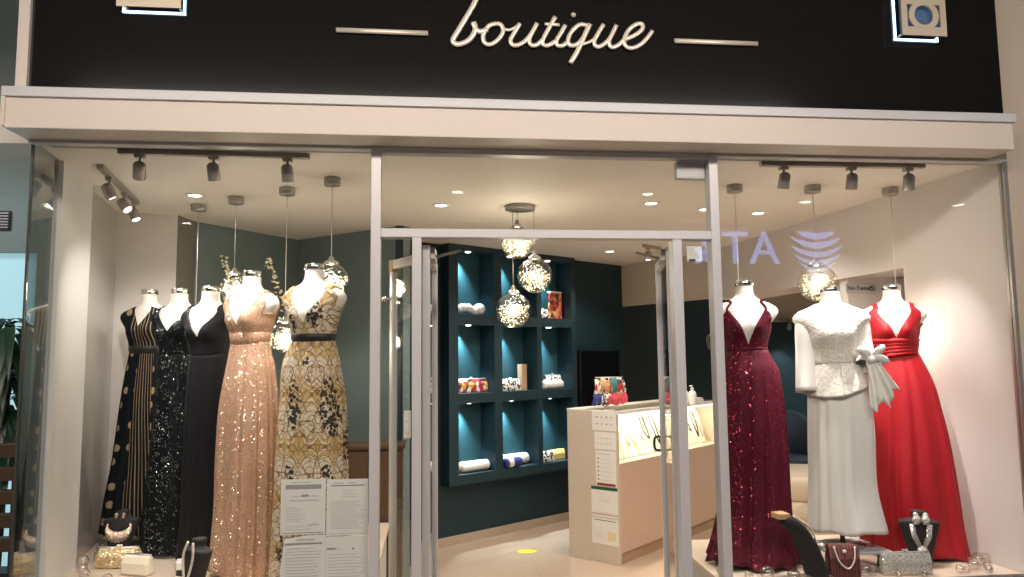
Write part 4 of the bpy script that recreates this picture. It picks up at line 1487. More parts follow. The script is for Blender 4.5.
for c in colsx:
    for r in rowsz:
        xm = c[0] + 0.17 - 0.9
        lm = MB().lathe([(0.0, -0.008), (0.020, -0.006), (0.026, 0.0)], 16, 0, Matrix.Translation((xm, -0.045, r[1])))
        lm.build('niche_light', M['lens'], ns)
        p = Vector((*W(c[0] + 0.14, -0.02), r[1] - 0.02))
        q = Vector((*W(c[0] + 0.15, -0.075), r[0]))
        adopt(spot('niche_lamp', p, q, 46.0, 76, 0.9, (0.72, 0.92, 1.0), 0.015), ns)


def N(s, off, z):
    return (*W(s, off), z)


RN = math.atan2(DD.y, DD.x)


def clutch(name, label, mat, loc, rz, w, h, d, clasp=None, group=None, roll=False, band=None):
    t = thing(name, label, 'clutch bag', loc, rz, group)
    m = MB()
    if roll:
        m.lathe([(0.0, -w / 2), (h * 0.42, -w / 2), (h * 0.5, -w / 2 + 0.012), (h * 0.5, w / 2 - 0.012), (h * 0.42, w / 2), (0.0, w / 2)], 24, 0, Matrix.Translation((0, 0, h / 2)) @ Matrix.Rotation(PI / 2, 4, 'Y'))
        m.build('bag_body', mat, t)
    else:
        prof = [(-d / 2, 0.0), (d / 2, 0.0), (d / 2 * 0.9, h * 0.6), (d / 2 * 0.35, h), (-d / 2 * 0.35, h), (-d / 2 * 0.9, h * 0.6)]
        mm = Matrix(((0, 0, 1, 0), (1, 0, 0, 0), (0, 1, 0, 0), (0, 0, 0, 1)))
        m.prism(prof, -w / 2, w / 2, m=mm)
        m.build('bag_body', mat, t, bevel=min(0.012, d * 0.2))
    if clasp:
        c = MB()
        c.tube([(-w / 2 * 0.96, 0, h), (w / 2 * 0.96, 0, h)], 0.006, 8)
        c.sphere((-0.008, 0, h + 0.010), 0.009, 10)
        c.sphere((0.008, 0, h + 0.010), 0.009, 10)
        c.build('clasp', clasp, t)
    if band:
        MB().lathe([(h * 0.49, -0.03), (h * 0.502, -0.028), (h * 0.502, 0.028), (h * 0.49, 0.03)], 24, 0, Matrix.Translation((-w * 0.2, 0, h / 2)) @ Matrix.Rotation(PI / 2, 4, 'Y')).build('band', band, t)
    return t


G = 'small bags in the shelf niches'
ZR = [0.6005, 1.2925, 1.9785]
# top row
t = thing('fur_stole', 'white rolled fur stole in the top left niche', 'stole', N(0.42, 0.0, ZR[2]), RN, G)
m = MB()
for k in range(7):
    m.sphere((-0.12 + k * 0.035, -0.02, 0.056 + 0.014 * math.sin(k * 0.8)), 0.036 + 0.006 * (k % 2), 14)
m.build('fur_roll', M['white'], t)
MB().sphere((0.11, -0.02, 0.062), 0.058, 18, sz=0.95).build('fur_end', M['white'], t)
clutch('clutch_bag', 'red clutch bag in the top middle niche behind a glass globe', M['redcloth'], N(1.02, 0.0, ZR[2]), RN, 0.24, 0.11, 0.06, M['gold'], G)
clutch('clutch_bag', 'tiny patterned clutch beside the painted panel in the top right niche', M['bwprint'], N(1.34, 0.02, ZR[2]), RN, 0.13, 0.085, 0.05, M['gold'], G)
t = thing('painted_panel', 'upright red and gold painted panel bag in the top right niche', 'clutch bag', N(1.54, -0.01, ZR[2]), RN, G)
MB().bx(-0.085, 0.085, -0.018, 0.018, 0.0, 0.275).build('panel', M['paint'], t, bevel=0.006)
MB().bx(-0.088, 0.088, -0.02, 0.02, 0.262, 0.28).build('frame_clasp', M['gold'], t, bevel=0.003)
# middle row
clutch('clutch_bag', 'white, red and yellow printed clutch in the middle left niche', M['multi'], N(0.45, 0.0, ZR[1]), RN, 0.35, 0.12, 0.07, M['gold'], G)
clutch('clutch_bag', 'black and white printed clutch in the centre niche', M['bwprint'], N(0.90, 0.02, ZR[1]), RN, 0.23, 0.105, 0.06, M['gold'], G)
t = thing('perfume_box', 'tall slim tan box standing in the centre niche', 'box', N(1.075, 0.0, ZR[1]), RN, None)
MB().bx(-0.035, 0.035, -0.03, 0.03, 0.0, 0.20).build('box_body', M['tan'], t, bevel=0.003)
MB().bx(-0.036, 0.036, -0.031, 0.031, 0.20, 0.245).build('box_lid', M['tan'], t, bevel=0.003)
clutch('clutch_bag', 'white clutch lying in front in the middle right niche', M['white'], N(1.42, 0.055, ZR[1]), RN, 0.26, 0.085, 0.06, None, G, roll=True)
clutch('clutch_bag', 'black and white floral clutch at the back of the middle right niche', M['bwprint'], N(1.51, -0.03, ZR[1]), RN, 0.22, 0.13, 0.05, M['steel'], G)
# bottom row
clutch('clutch_bag', 'long white rolled clutch in the bottom left niche', M['satin'], N(0.46, 0.02, ZR[0]), RN, 0.31, 0.095, 0.09, None, G, roll=True)
m = MB().sphere((0, 0, 0.045), 0.045, 16, sz=1.0)
tag(m.build('trinket_ball', M['tan'], loc=N(0.26, 0.02, ZR[0])), 'small round tan pouch in the corner of the bottom left niche', 'pouch')
clutch('clutch_bag', 'white rolled clutch at the back of the bottom middle niche', M['satin'], N(0.985, -0.02, ZR[0]), RN, 0.30, 0.105, 0.08, None, G, roll=True)
clutch('clutch_bag', 'royal blue banded bag in front in the bottom middle niche', M['bluecloth'], N(0.86, 0.085, ZR[0]), RN, 0.19, 0.09, 0.05, None, G, roll=True, band=M['gold'])
clutch('clutch_bag', 'small black and white floral box bag in the bottom right niche', M['bwprint'], N(1.33, 0.06, ZR[0]), RN, 0.15, 0.105, 0.07, None, G)
clutch('clutch_bag', 'pale yellow clutch in the bottom right niche', M['yellowbag'], N(1.52, 0.0, ZR[0]), RN, 0.21, 0.10, 0.05, None, G)

# wall screen right of the niches
t = thing('wall_screen', 'black flat screen on the dark wall right of the niche unit', 'screen', N(2.155, 0.0, 1.35), RN)
MB().bx(-0.315, 0.315, -0.035, -0.002, -0.32, 0.32).build('screen_panel', M['screen'], t, bevel=0.004)
fb = MB()
for c, d in (((0, -0.036, 0.315), (0.63, 0.012, 0.014)), ((0, -0.036, -0.315), (0.63, 0.012, 0.014)), ((-0.31, -0.036, 0), (0.014, 0.012, 0.63)), ((0.31, -0.036, 0), (0.014, 0.012, 0.63))):
    fb.box(c, d)
fb.build('bezel', M['black'], t)

# yellow floor sticker
m = MB().lathe([(0.0, 0.002), (0.055, 0.002), (0.058, 0.0)], 20, sx=1.5, sy=1.0)
tag(m.build('floor_sticker', M['yellow'], loc=(0.79, 2.76, 0.0005)), 'small yellow sticker on the cream floor before the shelves', 'sticker')

# ---------------------------------------------------------------- sales counter
CA = math.radians(43.5)
ctr = thing('sales_counter', 'pale wood sales counter with a brightly lit glass jewellery case', 'counter', (1.44, 2.218, 0.0), CA)
CW, CL, CH = 0.475, 1.95, 1.172        # local x along the front, y = depth to the back
m = MB()
m.bx(0.0, 0.03, 0.0, CW, 0.0, CH, 0)
m.build('end_panel', M['counterend'], ctr, bevel=0.002)
m = MB()
m.bx(0.03, CL, 0.0, CW, 0.085, 0.765, 0)
m.build('cabinet', M['counter'], ctr, bevel=0.002)
MB().bx(0.03, CL, 0.012, CW - 0.02, 0.0, 0.085).build('toe_kick', M['tan'], ctr)
MB().bx(0.03, CL, CW - 0.03, CW, 0.765, CH - 0.01).build('back_panel', M['cream'], ctr)
MB().bx(CL - 0.03, CL, 0.0, CW - 0.03, 0.765, CH - 0.01).build('far_panel', M['counterend'], ctr)
MB().bx(0.03, CL - 0.03, 0.004, 0.010, 0.77, CH - 0.03).build('front_glass', M['cabglass'], ctr)
MB().bx(0.03, CL - 0.03, 0.012, CW - 0.03, CH - 0.012, CH - 0.004).build('top_glass', M['cabglass'], ctr)
MB().bx(0.0, CL, -0.006, 0.014, CH - 0.03, CH).build('front_rail', M['white'], ctr, bevel=0.002)
MB().bx(0.0, CL, CW - 0.03, CW + 0.004, CH - 0.012, CH + 0.006).build('back_rail', M['white'], ctr, bevel=0.002)
MB().bx(0.04, CL - 0.04, 0.02, 0.045, CH - 0.045, CH - 0.032).build('led_strip', M['lensdim'], ctr)
ca, sa = math.cos(CA), math.sin(CA)


def K(x, y, z):
    return (1.44 + x * ca - y * sa, 2.218 + x * sa + y * ca, z)


for xx in (0.35, 0.95, 1.55):
    a_ = area('case_lamp', K(xx, 0.08, CH - 0.05), (0.5, 0.05), 3.4, (1.0, 0.88, 0.62), (math.radians(25), 0, CA))
GJ = 'necklace display boards in the counter case'
names = ['nearest the end panel', 'second from the end panel', 'third from the end panel', 'fourth along the lit case', 'fifth along the lit case', 'sixth along the lit case', 'at the far end of the lit case']
for k in range(7):
    x = 0.16 + k * 0.255
    t = thing('necklace_display', 'cream jewellery board with dark necklace strands, ' + names[k], 'jewellery display', K(x, 0.24, 0.765), CA, GJ)
    m = MB()
    prof = [(-0.13, 0.0), (0.14, 0.0), (0.14, 0.03), (0.05, 0.33), (0.02, 0.34), (-0.02, 0.31)]
    mm = Matrix(((0, 0, 1, 0), (1, 0, 0, 0), (0, 1, 0, 0), (0, 0, 0, 1)))
    m.prism(prof, -0.105, 0.105, m=mm)
    m.build('display_board', M['cream'], t, bevel=0.012)
    for q_ in range(2):
        xo = -0.05 + 0.09 * q_
        P3 = catmull([(xo - 0.02, -0.030, 0.31), (xo - 0.03, -0.075, 0.20), (xo - 0.005 + 0.02 * (k % 2), -0.120, 0.07 + 0.03 * (k % 3)), (xo + 0.03, -0.075, 0.20), (xo + 0.025, -0.030, 0.31)], 6)
        MB().tube(P3, 0.0065, 6).build('necklace', M['steel'] if (k + q_) % 3 else M['black'], t)

# notices on the end panel: end face is local x = 0, seen from -x
GN = 'notices on the counter end panel'
def endpaper(label, y0, w, h, z, marks):
    p = K(-0.0012, y0 + w, z)
    return paper('notice', label, 'notice', w, h, marks, p, CA - PI / 2, GN)


dots = [(0.18 + 0.2 * i, 0.24 + 0.2 * i, z_, z_ + 0.06, 1 if i % 2 else 5) for i in range(4) for z_ in (0.3, 0.65)]
endpaper('top white notice with scattered icons on the counter end', 0.005, 0.225, 0.155, 1.015, dots)
endpaper('second white notice with two rows of small icons on the counter end', 0.01, 0.20, 0.135, 0.87, [(0.12 + 0.15 * i, 0.17 + 0.15 * i, z_, z_ + 0.05, 1) for i in range(5) for z_ in (0.3, 0.6)])
endpaper('tall white notice with bullet lines and red foot on the counter end', 0.012, 0.19, 0.27, 0.59, [(0.05, 0.95, 0.0, 0.07, 5)] + lines(0.9, 0.88, 1, 0.1, 0.9, 1) + [(0.1, 0.16, 0.15 + 0.12 * i, 0.19 + 0.12 * i, 3) for i in range(6)] + lines(0.75, 0.15, 6, 0.25, 0.9))
endpaper('white notice with dark green heading on the counter end', 0.005, 0.245, 0.205, 0.375, [(0.0, 1.0, 0.88, 1.0, 4), (0.1, 0.9, 0.05, 0.06, 2)] + lines(0.72, 0.45, 4, 0.3, 0.8))
endpaper('lowest white notice with ochre print on the counter end', 0.005, 0.245, 0.22, 0.14, [(0.6, 0.9, 0.15, 0.45, 6), (0.0, 1.0, 0.90, 0.96, 2), (0.1, 0.9, 0.82, 0.84, 4)] + lines(0.40, 0.25, 4, 0.1, 0.5))

# goods on the counter top
t = thing('scarf_stand', 'heap of colourful scarves and pouches hanging over the counter top stand', 'scarves', K(0.32, 0.27, CH + 0.006), CA - 0.7)
m = MB()
m.lathe([(0.05, 0.0), (0.05, 0.008), (0.006, 0.012), (0.006, 0.25), (0.0, 0.252)], 18)
m.tube([(-0.12, 0, 0.245), (0.12, 0, 0.245)], 0.006, 8)
m.build('stand', M['steel'], t)
rnd = random.Random(5)
for k, (x, z, c, w, h) in enumerate([(-0.10, 0.23, 'multi', 0.06, 0.14), (-0.06, 0.24, 'tan', 0.05, 0.12), (-0.02, 0.22, 'paint', 0.07, 0.11), (0.03, 0.24, 'tealcloth', 0.06, 0.13), (0.08, 0.24, 'multi', 0.05, 0.12), (0.11, 0.22, 'bwprint', 0.05, 0.14),
                                     (-0.10, 0.125, 'bluecloth', 0.09, 0.10), (-0.04, 0.135, 'bwprint', 0.08, 0.10), (0.03, 0.125, 'pink', 0.11, 0.10), (0.10, 0.125, 'pink', 0.08, 0.09), (0.08, 0.16, 'tan', 0.06, 0.09)]):
    nw, nh = 6, 8
    vs, fs = [], []
    for j_ in range(nh + 1):
        for i in range(nw + 1):
            u_ = i / nw - 0.5
            tt = j_ / nh
            vs.append((x + u_ * w * (0.7 + 0.5 * tt), -0.012 - 0.03 * math.sin(tt * PI) - 0.010 * math.sin(u_ * 14 + k) - 0.004 * k % 0.02, z - h * tt + 0.012 * math.cos(u_ * 9 + k) * tt))
    for j_ in range(nh):
        for i in range(nw):
            a = j_ * (nw + 1) + i
            fs.append((a, a + nw + 1, a + nw + 2, a + 1))
    MB().add(vs, fs, 0, smooth=True).build('scarf', M[c], t, solid=0.012)


def pump_bottle(label, loc, mat):
    t = thing('pump_bottle', label, 'bottle', loc, 0.4, 'pump bottles on the counter')
    MB().lathe([(0.032, 0.0), (0.034, 0.004), (0.034, 0.09), (0.026, 0.112), (0.012, 0.12), (0.012, 0.132), (0.0, 0.132)], 20).build('bottle_body', mat, t)
    p = MB()
    p.lathe([(0.014, 0.130), (0.014, 0.142), (0.004, 0.145), (0.004, 0.165), (0.0, 0.165)], 14)
    p.tube([(0.004, 0, 0.163), (-0.028, 0, 0.160)], 0.005, 8)
    p.build('pump', mat, t)


pump_bottle('white pump bottle on the counter, left of the two', (2.165, 2.70, CH + 0.009), M['white'])
pump_bottle('white pump bottle on the counter, right of the two', (2.215, 2.655, CH + 0.009), M['paper'])
t = thing('folded_tissue', 'low white folded cloth bundle on the counter beside the pump bottles', 'cloth', (2.30, 2.80, CH + 0.009), 0.6)
m = MB()
for k in range(4):
    m.box((0, 0, 0.008 + 0.013 * k), (0.15 - 0.012 * k, 0.085 - 0.006 * k, 0.012))
m.build('cloth_stack', M['white'], t, bevel=0.005)

# coat hook and hanger on the back wall
t = thing('wall_hanger', 'pale hanger on a hook on the dark back wall above the pump bottles', 'hanger', (3.60, 5.745, 1.85))
t.scale = (0.5, 0.5, 0.5)
MB().cyl((0, 0, 0.14), (0, -0.06, 0.14), 0.012, 8).build('hook', M['chrome'], t)
m = MB()
m.tube(catmull([(0, -0.05, 0.15), (0.03, -0.05, 0.12), (0, -0.05, 0.08), (-0.13, -0.05, -0.02), (-0.10, -0.05, -0.28), (-0.06, -0.05, -0.28), (-0.08, -0.05, 0.0), (0.08, -0.05, 0.0), (0.06, -0.05, -0.28), (0.10, -0.05, -0.28), (0.13, -0.05, -0.02), (0, -0.05, 0.08)], 4), 0.014, 6)
m.build('hanger_loop', M['white'], t)

# cream bench and navy chair seen behind the burgundy gown
t = thing('round_pouf', 'cream round upholstered bench seen between the burgundy and white gowns', 'bench', (3.72, 3.75, 0.0))
MB().lathe([(0.0, 0.0), (0.50, 0.0), (0.52, 0.02), (0.52, 0.20), (0.50, 0.215), (0.0, 0.215)], 40).build('base', M['pouf'], t)
MB().lathe([(0.0, 0.215), (0.51, 0.215), (0.53, 0.235), (0.53, 0.40), (0.51, 0.43), (0.46, 0.44), (0.0, 0.445)], 40).build('cushion', M['pouf'], t)
t = thing('tub_chair', 'navy tub armchair with curved studded back behind the cream bench', 'armchair', (4.05, 4.70, 0.0), -0.4)
m = MB()
n = 26
vs, fs = [], []
for i in range(n + 1):
    a = PI * (-0.15 + 1.3 * i / n)
    hgt = 0.62 + 0.32 * math.sin(max(0, min(PI, a)))
    for rr_, zz in ((0.36, 0.12), (0.38, hgt), (0.34, hgt + 0.03), (0.29, hgt), (0.29, 0.12)):
        vs.append((rr_ * math.cos(a), rr_ * math.sin(a), zz))
for i in range(n):
    for q_ in range(5):
        w_ = (q_ + 1) % 5
        fs.append((i * 5 + q_, (i + 1) * 5 + q_, (i + 1) * 5 + w_, i * 5 + w_))
fs += [(0, 1, 2, 3, 4), tuple(n * 5 + q_ for q_ in (4, 3, 2, 1, 0))]
m.add(vs, fs, 0, smooth=True)
m.build('backrest', M['navy'], t)
MB().lathe([(0.0, 0.10), (0.30, 0.10), (0.31, 0.14), (0.31, 0.42), (0.28, 0.46), (0.0, 0.46)], 28).build('seat', M['navy'], t)
st = MB()
for i in range(40):
    a = PI * (-0.15 + 1.3 * i / 39)
    hgt = 0.60 + 0.32 * math.sin(max(0, min(PI, a)))
    st.sphere((0.385 * math.cos(a), 0.385 * math.sin(a), hgt - 0.03), 0.008, 6)
st.build('studs', M['chrome'], t)
for a in (0.8, 2.3, 3.9, 5.5):
    MB().cyl((0.24 * math.cos(a), 0.24 * math.sin(a), 0.0), (0.24 * math.cos(a), 0.24 * math.sin(a), 0.11), 0.018, 10).build('leg', M['brown'], t)

# "No Fumar" plaque
t = thing('wall_plaque', 'small grey plaque lettered No Fumar on the wall above the red gown', 'sign', (2.978, 1.34, 2.05))
MB().bx(-0.110, 0.110, -0.006, 0.0, -0.034, 0.034).build('plate', M['beamtop'], t, bevel=0.002)
text_mesh('No Fumar', 0.042, 0.001, M['black'], t, (-0.100, -0.008, -0.013), (PI / 2, 0, 0))
ic = MB()
n = 22
ic.tube([(0.082 + 0.017 * math.cos(2 * PI * k / n), -0.008, 0.017 * math.sin(2 * PI * k / n)) for k in range(n + 1)], 0.003, 6)
ic.tube([(0.070, -0.008, 0.012), (0.094, -0.008, -0.012)], 0.003, 6)
ic.build('no_smoking_symbol', M['inkd'], t)

# brown sideboard behind the scroll print gown
t = thing('sideboard', 'low dark brown wooden sideboard seen at the doorway edge of the left window', 'cabinet', (-0.42, 1.95, 0.0), 0.0)
MB().bx(-0.24, 0.22, -0.13, 0.13, 0.06, 0.97).build('cabinet_body', M['brown'], t, bevel=0.004)
MB().bx(-0.26, 0.24, -0.15, 0.14, 0.97, 1.0).build('top', M['brown'], t, bevel=0.004)
for x0, x1 in ((-0.23, -0.015), (-0.005, 0.21)):
    d_ = MB().bx(x0, x1, -0.146, -0.131, 0.08, 0.95).build('door', M['brown'], t, bevel=0.003)
    MB().sphere(((x1 - 0.03) if x0 < -0.1 else (x0 + 0.03), -0.155, 0.55), 0.011, 10).build('knob', M['gold'], d_)
MB().bx(-0.22, 0.20, -0.11, 0.11, 0.0, 0.06).build('plinth', M['black'], t)


# ---------------------------------------------------------------- window accessories
def bust(label, loc, rz, h, w, lean, neckl, earr=False, mat='velvet'):
    """black upholstered necklace display: flat shoulders board with neck, leaning back"""
    t = thing('necklace_bust', label, 'jewellery display', loc, rz, 'black necklace busts in the windows')
    m = MB()
    prof = [(0.0, 0.50), (0.10, 0.52), (0.30, 0.62), (0.55, 0.80), (0.74, 0.96), (0.80, 1.0), (0.84, 0.93), (0.87, 0.5), (0.89, 0.36), (0.93, 0.33), (1.0, 0.36), (1.02, 0.30)]
    n = 26
    vs, fs = [], []
    pr = catmull([(p[1], p[0], 0) for p in prof], 3)
    for q_ in pr:
        hw, z = q_.x * w / 2, q_.y * h
        dd_ = 0.040 * (0.6 + 0.4 * min(1, hw / (w / 2)))
        for i in range(n):
            a = 2 * PI * i / n
            ca_, sa_ = math.cos(a), math.sin(a)
            vs.append((hw * math.copysign(abs(ca_) ** 0.7, ca_), dd_ * sa_ + lean * z * (0.6 + 0.4 * q_.y) , z))
    R = len(pr)
    for j_ in range(R - 1):
        for i in range(n):
            k = (i + 1) % n
            fs.append((j_ * n + i, j_ * n + k, (j_ + 1) * n + k, (j_ + 1) * n + i))
    fs += [tuple(range(n - 1, -1, -1)), tuple((R - 1) * n + i for i in range(n))]
    m.add(vs, fs, 0, smooth=True)
    m.build('bust_body', M[mat], t)

    def front(x, zf):
        z = zf * h
        return (x, -0.046 + lean * z * (0.6 + 0.4 * zf), z)
    if neckl == 'bib':
        b = MB()
        P_ = [front(w / 2 * 0.62 * math.sin(a), 0.62 - 0.20 * math.cos(a) + 0.08) for a in [(-1.9 + 3.8 * i / 24) for i in range(25)]]
        b.tube(P_, [0.006 + 0.020 * max(0, math.cos(-1.9 + 3.8 * i / 24)) ** 0.8 for i in range(25)], 10, flat=0.35)
        for i in range(5, 20):
            b.sphere(Vector(P_[i]) + Vector((0, -0.003, -0.026 - 0.006 * (i % 2))), 0.007, 8)
        b.build('necklace', M['bib'], t)
        e = MB()
        for s_ in (-0.02, 0.02):
            e.sphere(front(s_, 0.95), 0.012, 10)
            e.sphere(Vector(front(s_, 0.90)) + Vector((0, -0.004, 0)), 0.009, 10)
        e.build('earrings', M['bib'], t)
    elif neckl == 'silver':
        b = MB()
        for s_ in (-1, 1):
            b.tube([front(s_ * w * 0.21, 0.80), front(s_ * w * 0.17, 0.58), front(s_ * w * 0.05, 0.38)], [0.013, 0.014, 0.011], 10, flat=0.4)
        b.sphere(front(0, 0.30), 0.027, 12, sz=1.2)
        b.sphere(Vector(front(0, 0.20)), 0.009, 8)
        b.build('necklace', M['silvglit'], t)
        e = MB()
        for s_ in (-1, 1):
            e.sphere(Vector(front(s_ * w * 0.115, 0.98)) + Vector((0, -0.012, 0)), 0.014, 10)
            e.sphere(Vector(front(s_ * w * 0.105, 0.89)) + Vector((0, -0.016, 0)), 0.021, 12, sz=1.25)
        e.build('earrings', M['silvglit'], t)
    elif neckl == 'gold':
        b = MB()
        P_ = catmull([front(-w * 0.10, 0.98), front(-w * 0.22, 0.75), front(-w * 0.12, 0.45), front(0, 0.30), front(w * 0.14, 0.50), front(w * 0.20, 0.75), front(w * 0.12, 0.98)], 6)
        b.tube(P_, 0.008, 8, flat=0.6)
        b.sphere(front(0, 0.24), 0.016, 10, sz=1.6)
        b.build('necklace', M['gold'], t)
    return t


bust('black bust with gold bib necklace behind the gold glitter clutch', (-1.77, 1.06, 0.481), 0.05, 0.25, 0.20, 0.25, 'bib')
bust('slim black bust with gold pendant in front of the rose gold gown', (-1.105, 0.22, 0.481), -0.75, 0.27, 0.19, 0.10, 'gold')
bust('black bust with silver rhinestone necklace and earrings before the red gown', (2.560, 0.245, 0.481), -0.42, 0.275, 0.20, 0.06, 'silver')

clutch('clutch_bag', 'gold glitter box clutch on the left display floor', M['goldglit'], (-1.69, 0.87, 0.481), -0.15, 0.22, 0.10, 0.10, M['gold'], 'evening bags in the windows')
clutch('clutch_bag', 'cream clasp purse in front of the gold glitter clutch', M['cream'], (-1.53, 0.70, 0.481), -0.35, 0.165, 0.10, 0.07, M['steel'], 'evening bags in the windows')
clutch('clutch_bag', 'silver rhinestone clutch in front of the red gown', M['silvglit'], (2.39, 0.125, 0.481), -0.12, 0.25, 0.105, 0.055, M['silvglit'], 'evening bags in the windows')
t = thing('watch_box', 'white lidded box with black side and gold trinket beside the slim bust', 'box', (-1.25, 0.62, 0.481), 0.25)
MB().bx(-0.055, 0.055, -0.04, 0.04, 0.0, 0.045).build('box_body', M['black'], t, bevel=0.003)
MB().bx(-0.06, 0.06, -0.045, 0.045, 0.045, 0.085).build('box_lid', M['white'], t, bevel=0.006)
MB().tube([(-0.045 + 0.02 * math.cos(a), -0.075 + 0.02 * math.sin(a), 0.012) for a in [2 * PI * i / 16 for i in range(17)]], 0.008, 8).build('gold_trinket', M['gold'], t)
t = thing('acrylic_riser', 'small clear acrylic stand between the black gowns', 'stand', (-1.67, 0.96, 0.481), 0.1)
MB().bx(-0.03, 0.03, -0.03, 0.03, 0.07, 0.08).build('top', M['acryl'], t)
for s_ in (-0.026, 0.026):
    MB().bx(s_ - 0.003, s_ + 0.003, -0.03, 0.03, 0.0, 0.07).build('leg', M['acryl'], t)

# leaning black neck form with wooden block
t = thing('necklace_stand', 'tall curved black velvet necklace stand with wooden block leaning beside the burgundy gown', 'jewellery display', (1.860, 0.125, 0.496), 0.20)
t.scale = (1.02, 1.02, 1.02)
m = MB()
n = 22
cl = catmull([(0.06, 0, 0.0), (0.035, 0, 0.08), (0.0, 0, 0.16), (-0.06, 0, 0.24), (-0.125, 0, 0.285)], 6)
wd_ = [interp(k, [0, 6, 12, 18, 24], [0.085, 0.082, 0.078, 0.066, 0.035]) for k in range(len(cl))]
vs, fs = [], []
for k, p in enumerate(cl):
    tg = (cl[min(k + 1, len(cl) - 1)] - cl[max(k - 1, 0)]).normalized()
    nr = Vector((tg.z, 0, -tg.x))
    for i in range(n):
        a = 2 * PI * i / n
        vs.append(p + Vector((0, 1, 0)) * wd_[k] * math.cos(a) + nr * 0.032 * math.sin(a))
for k in range(len(cl) - 1):
    for i in range(n):
        j_ = (i + 1) % n
        fs.append((k * n + i, k * n + j_, (k + 1) * n + j_, (k + 1) * n + i))
fs += [tuple(range(n - 1, -1, -1)), tuple((len(cl) - 1) * n + i for i in range(n))]
m.add(vs, fs, 0, smooth=True)
m.build('form_body', M['velvet'], t)
MB().box((-0.135, 0.0, 0.295), (0.06, 0.07, 0.028), m=None).build('wooden_block', M['woodblock'], t, bevel=0.004)
m = MB()
m.tube(catmull([(-0.10, -0.045, 0.30), (-0.03, -0.070, 0.250), (0.022, -0.055, 0.165), (0.040, -0.0, 0.135), (0.022, 0.055, 0.165), (-0.03, 0.07, 0.25), (-0.10, 0.03, 0.305)], 6), 0.004, 8)
for k in range(5):
    m.sphere((0.062 - 0.004 * abs(k - 2), -0.05 + 0.022 * k, 0.130 + 0.008 * abs(k - 2)), 0.014, 10)
m.build('necklace', M['gold'], t)
t = thing('woven_bag', 'burgundy striped woven handbag beside the leaning black necklace stand', 'handbag', (2.045, 0.11, 0.482), -0.25, 'evening bags in the windows')
m = MB()
prof = [(-0.05, 0.0), (0.05, 0.0), (0.046, 0.10), (0.022, 0.165), (-0.022, 0.165), (-0.046, 0.10)]
mm = Matrix(((0, 0, 1, 0), (1, 0, 0, 0), (0, 1, 0, 0), (0, 0, 0, 1)))
m.prism(prof, -0.075, 0.075, m=mm)
m.build('bag_body', M['woven'], t, bevel=0.016)
MB().tube(catmull([(-0.05, -0.04, 0.16), (-0.03, -0.062, 0.09), (0.01, -0.064, 0.06), (0.04, -0.06, 0.10), (0.05, -0.04, 0.16)], 6), 0.004, 8).build('chain', M['gold'], t)
MB().sphere((0.0, -0.042, 0.135), 0.010, 10).build('clasp', M['gold'], t)

# acrylic riser carrying the white mannequin
t = thing('acrylic_riser', 'low frosted acrylic riser under the white two-piece dress form', 'stand', (X7 + 0.02, Y7, 0.481), 0.06)
MB().bx(-0.16, 0.16, -0.14, 0.14, 0.088, 0.1035).build('top', M['acryl'], t, bevel=0.003)
for sx in (-1, 1):
    for sy in (-1, 1):
        MB().cyl((sx * 0.14, sy * 0.12, 0.0), (sx * 0.14, sy * 0.12, 0.088), 0.008, 10).build('leg', M['acryl'], t)
t = thing('ring_holder', 'small black ring holder with silver lid beside the red gown hem', 'jewellery display', (2.475, 0.20, 0.481), 0.0)
t.location = (2.36, 0.275, 0.481)
MB().lathe([(0.026, 0.0), (0.028, 0.003), (0.022, 0.05), (0.028, 0.056), (0.0, 0.058)], 18).build('holder_body', M['black'], t)
MB().lathe([(0.028, 0.057), (0.022, 0.072), (0.0, 0.078)], 18).build('holder_lid', M['silvglit'], t)


def orb(label, x, y, r, group):
    o = MB().sphere((0, 0, 0), r, 20).build('glass_orb', M['orb'], loc=(x, y, 0.4805 + r))
    return tag(o, label, 'glass ball', group)


OL = [(-1.60, 0.50, 0.031), (-1.888, 0.897, 0.031), (-1.93, 1.22, 0.026), (-1.86, 1.02, 0.026), (-1.83, 0.76, 0.026), (-1.770, 0.65, 0.026), (-1.98, 1.36, 0.021), (-1.845, 1.14, 0.021), (-1.735, 0.56, 0.026), (-1.99, 1.53, 0.021)]
for x, y, r in OL:
    orb('clear glass ball among the cluster at the foot of the left display wall', x, y, r, 'glass balls by the left wall')
OR = [(1.655, 0.12, 0.036), (1.775, 0.085, 0.031), (2.160, 0.105, 0.036), (1.572, 0.15, 0.021), (1.945, 0.05, 0.018), (2.20, 0.11, 0.026), (2.255, 0.19, 0.020), (2.225, 0.175, 0.018), (2.31, 0.06, 0.016), (2.44, 0.055, 0.021), (2.665, 0.10, 0.021), (1.465, 0.24, 0.026)]
for x, y, r in OR:
    orb('clear glass ball scattered along the front of the right display floor', x, y, r, 'glass balls along the right window')
OQ = [(2.925, 0.255, 0.026), (2.86, 0.215, 0.034), (2.770, 0.135, 0.031), (2.70, 0.10, 0.016), (2.80, 0.07, 0.021), (2.84, 0.13, 0.022)]
for x, y, r in OQ:
    orb('clear glass ball in the corner right of the red gown hem', x, y, r, 'glass balls right of the red gown')

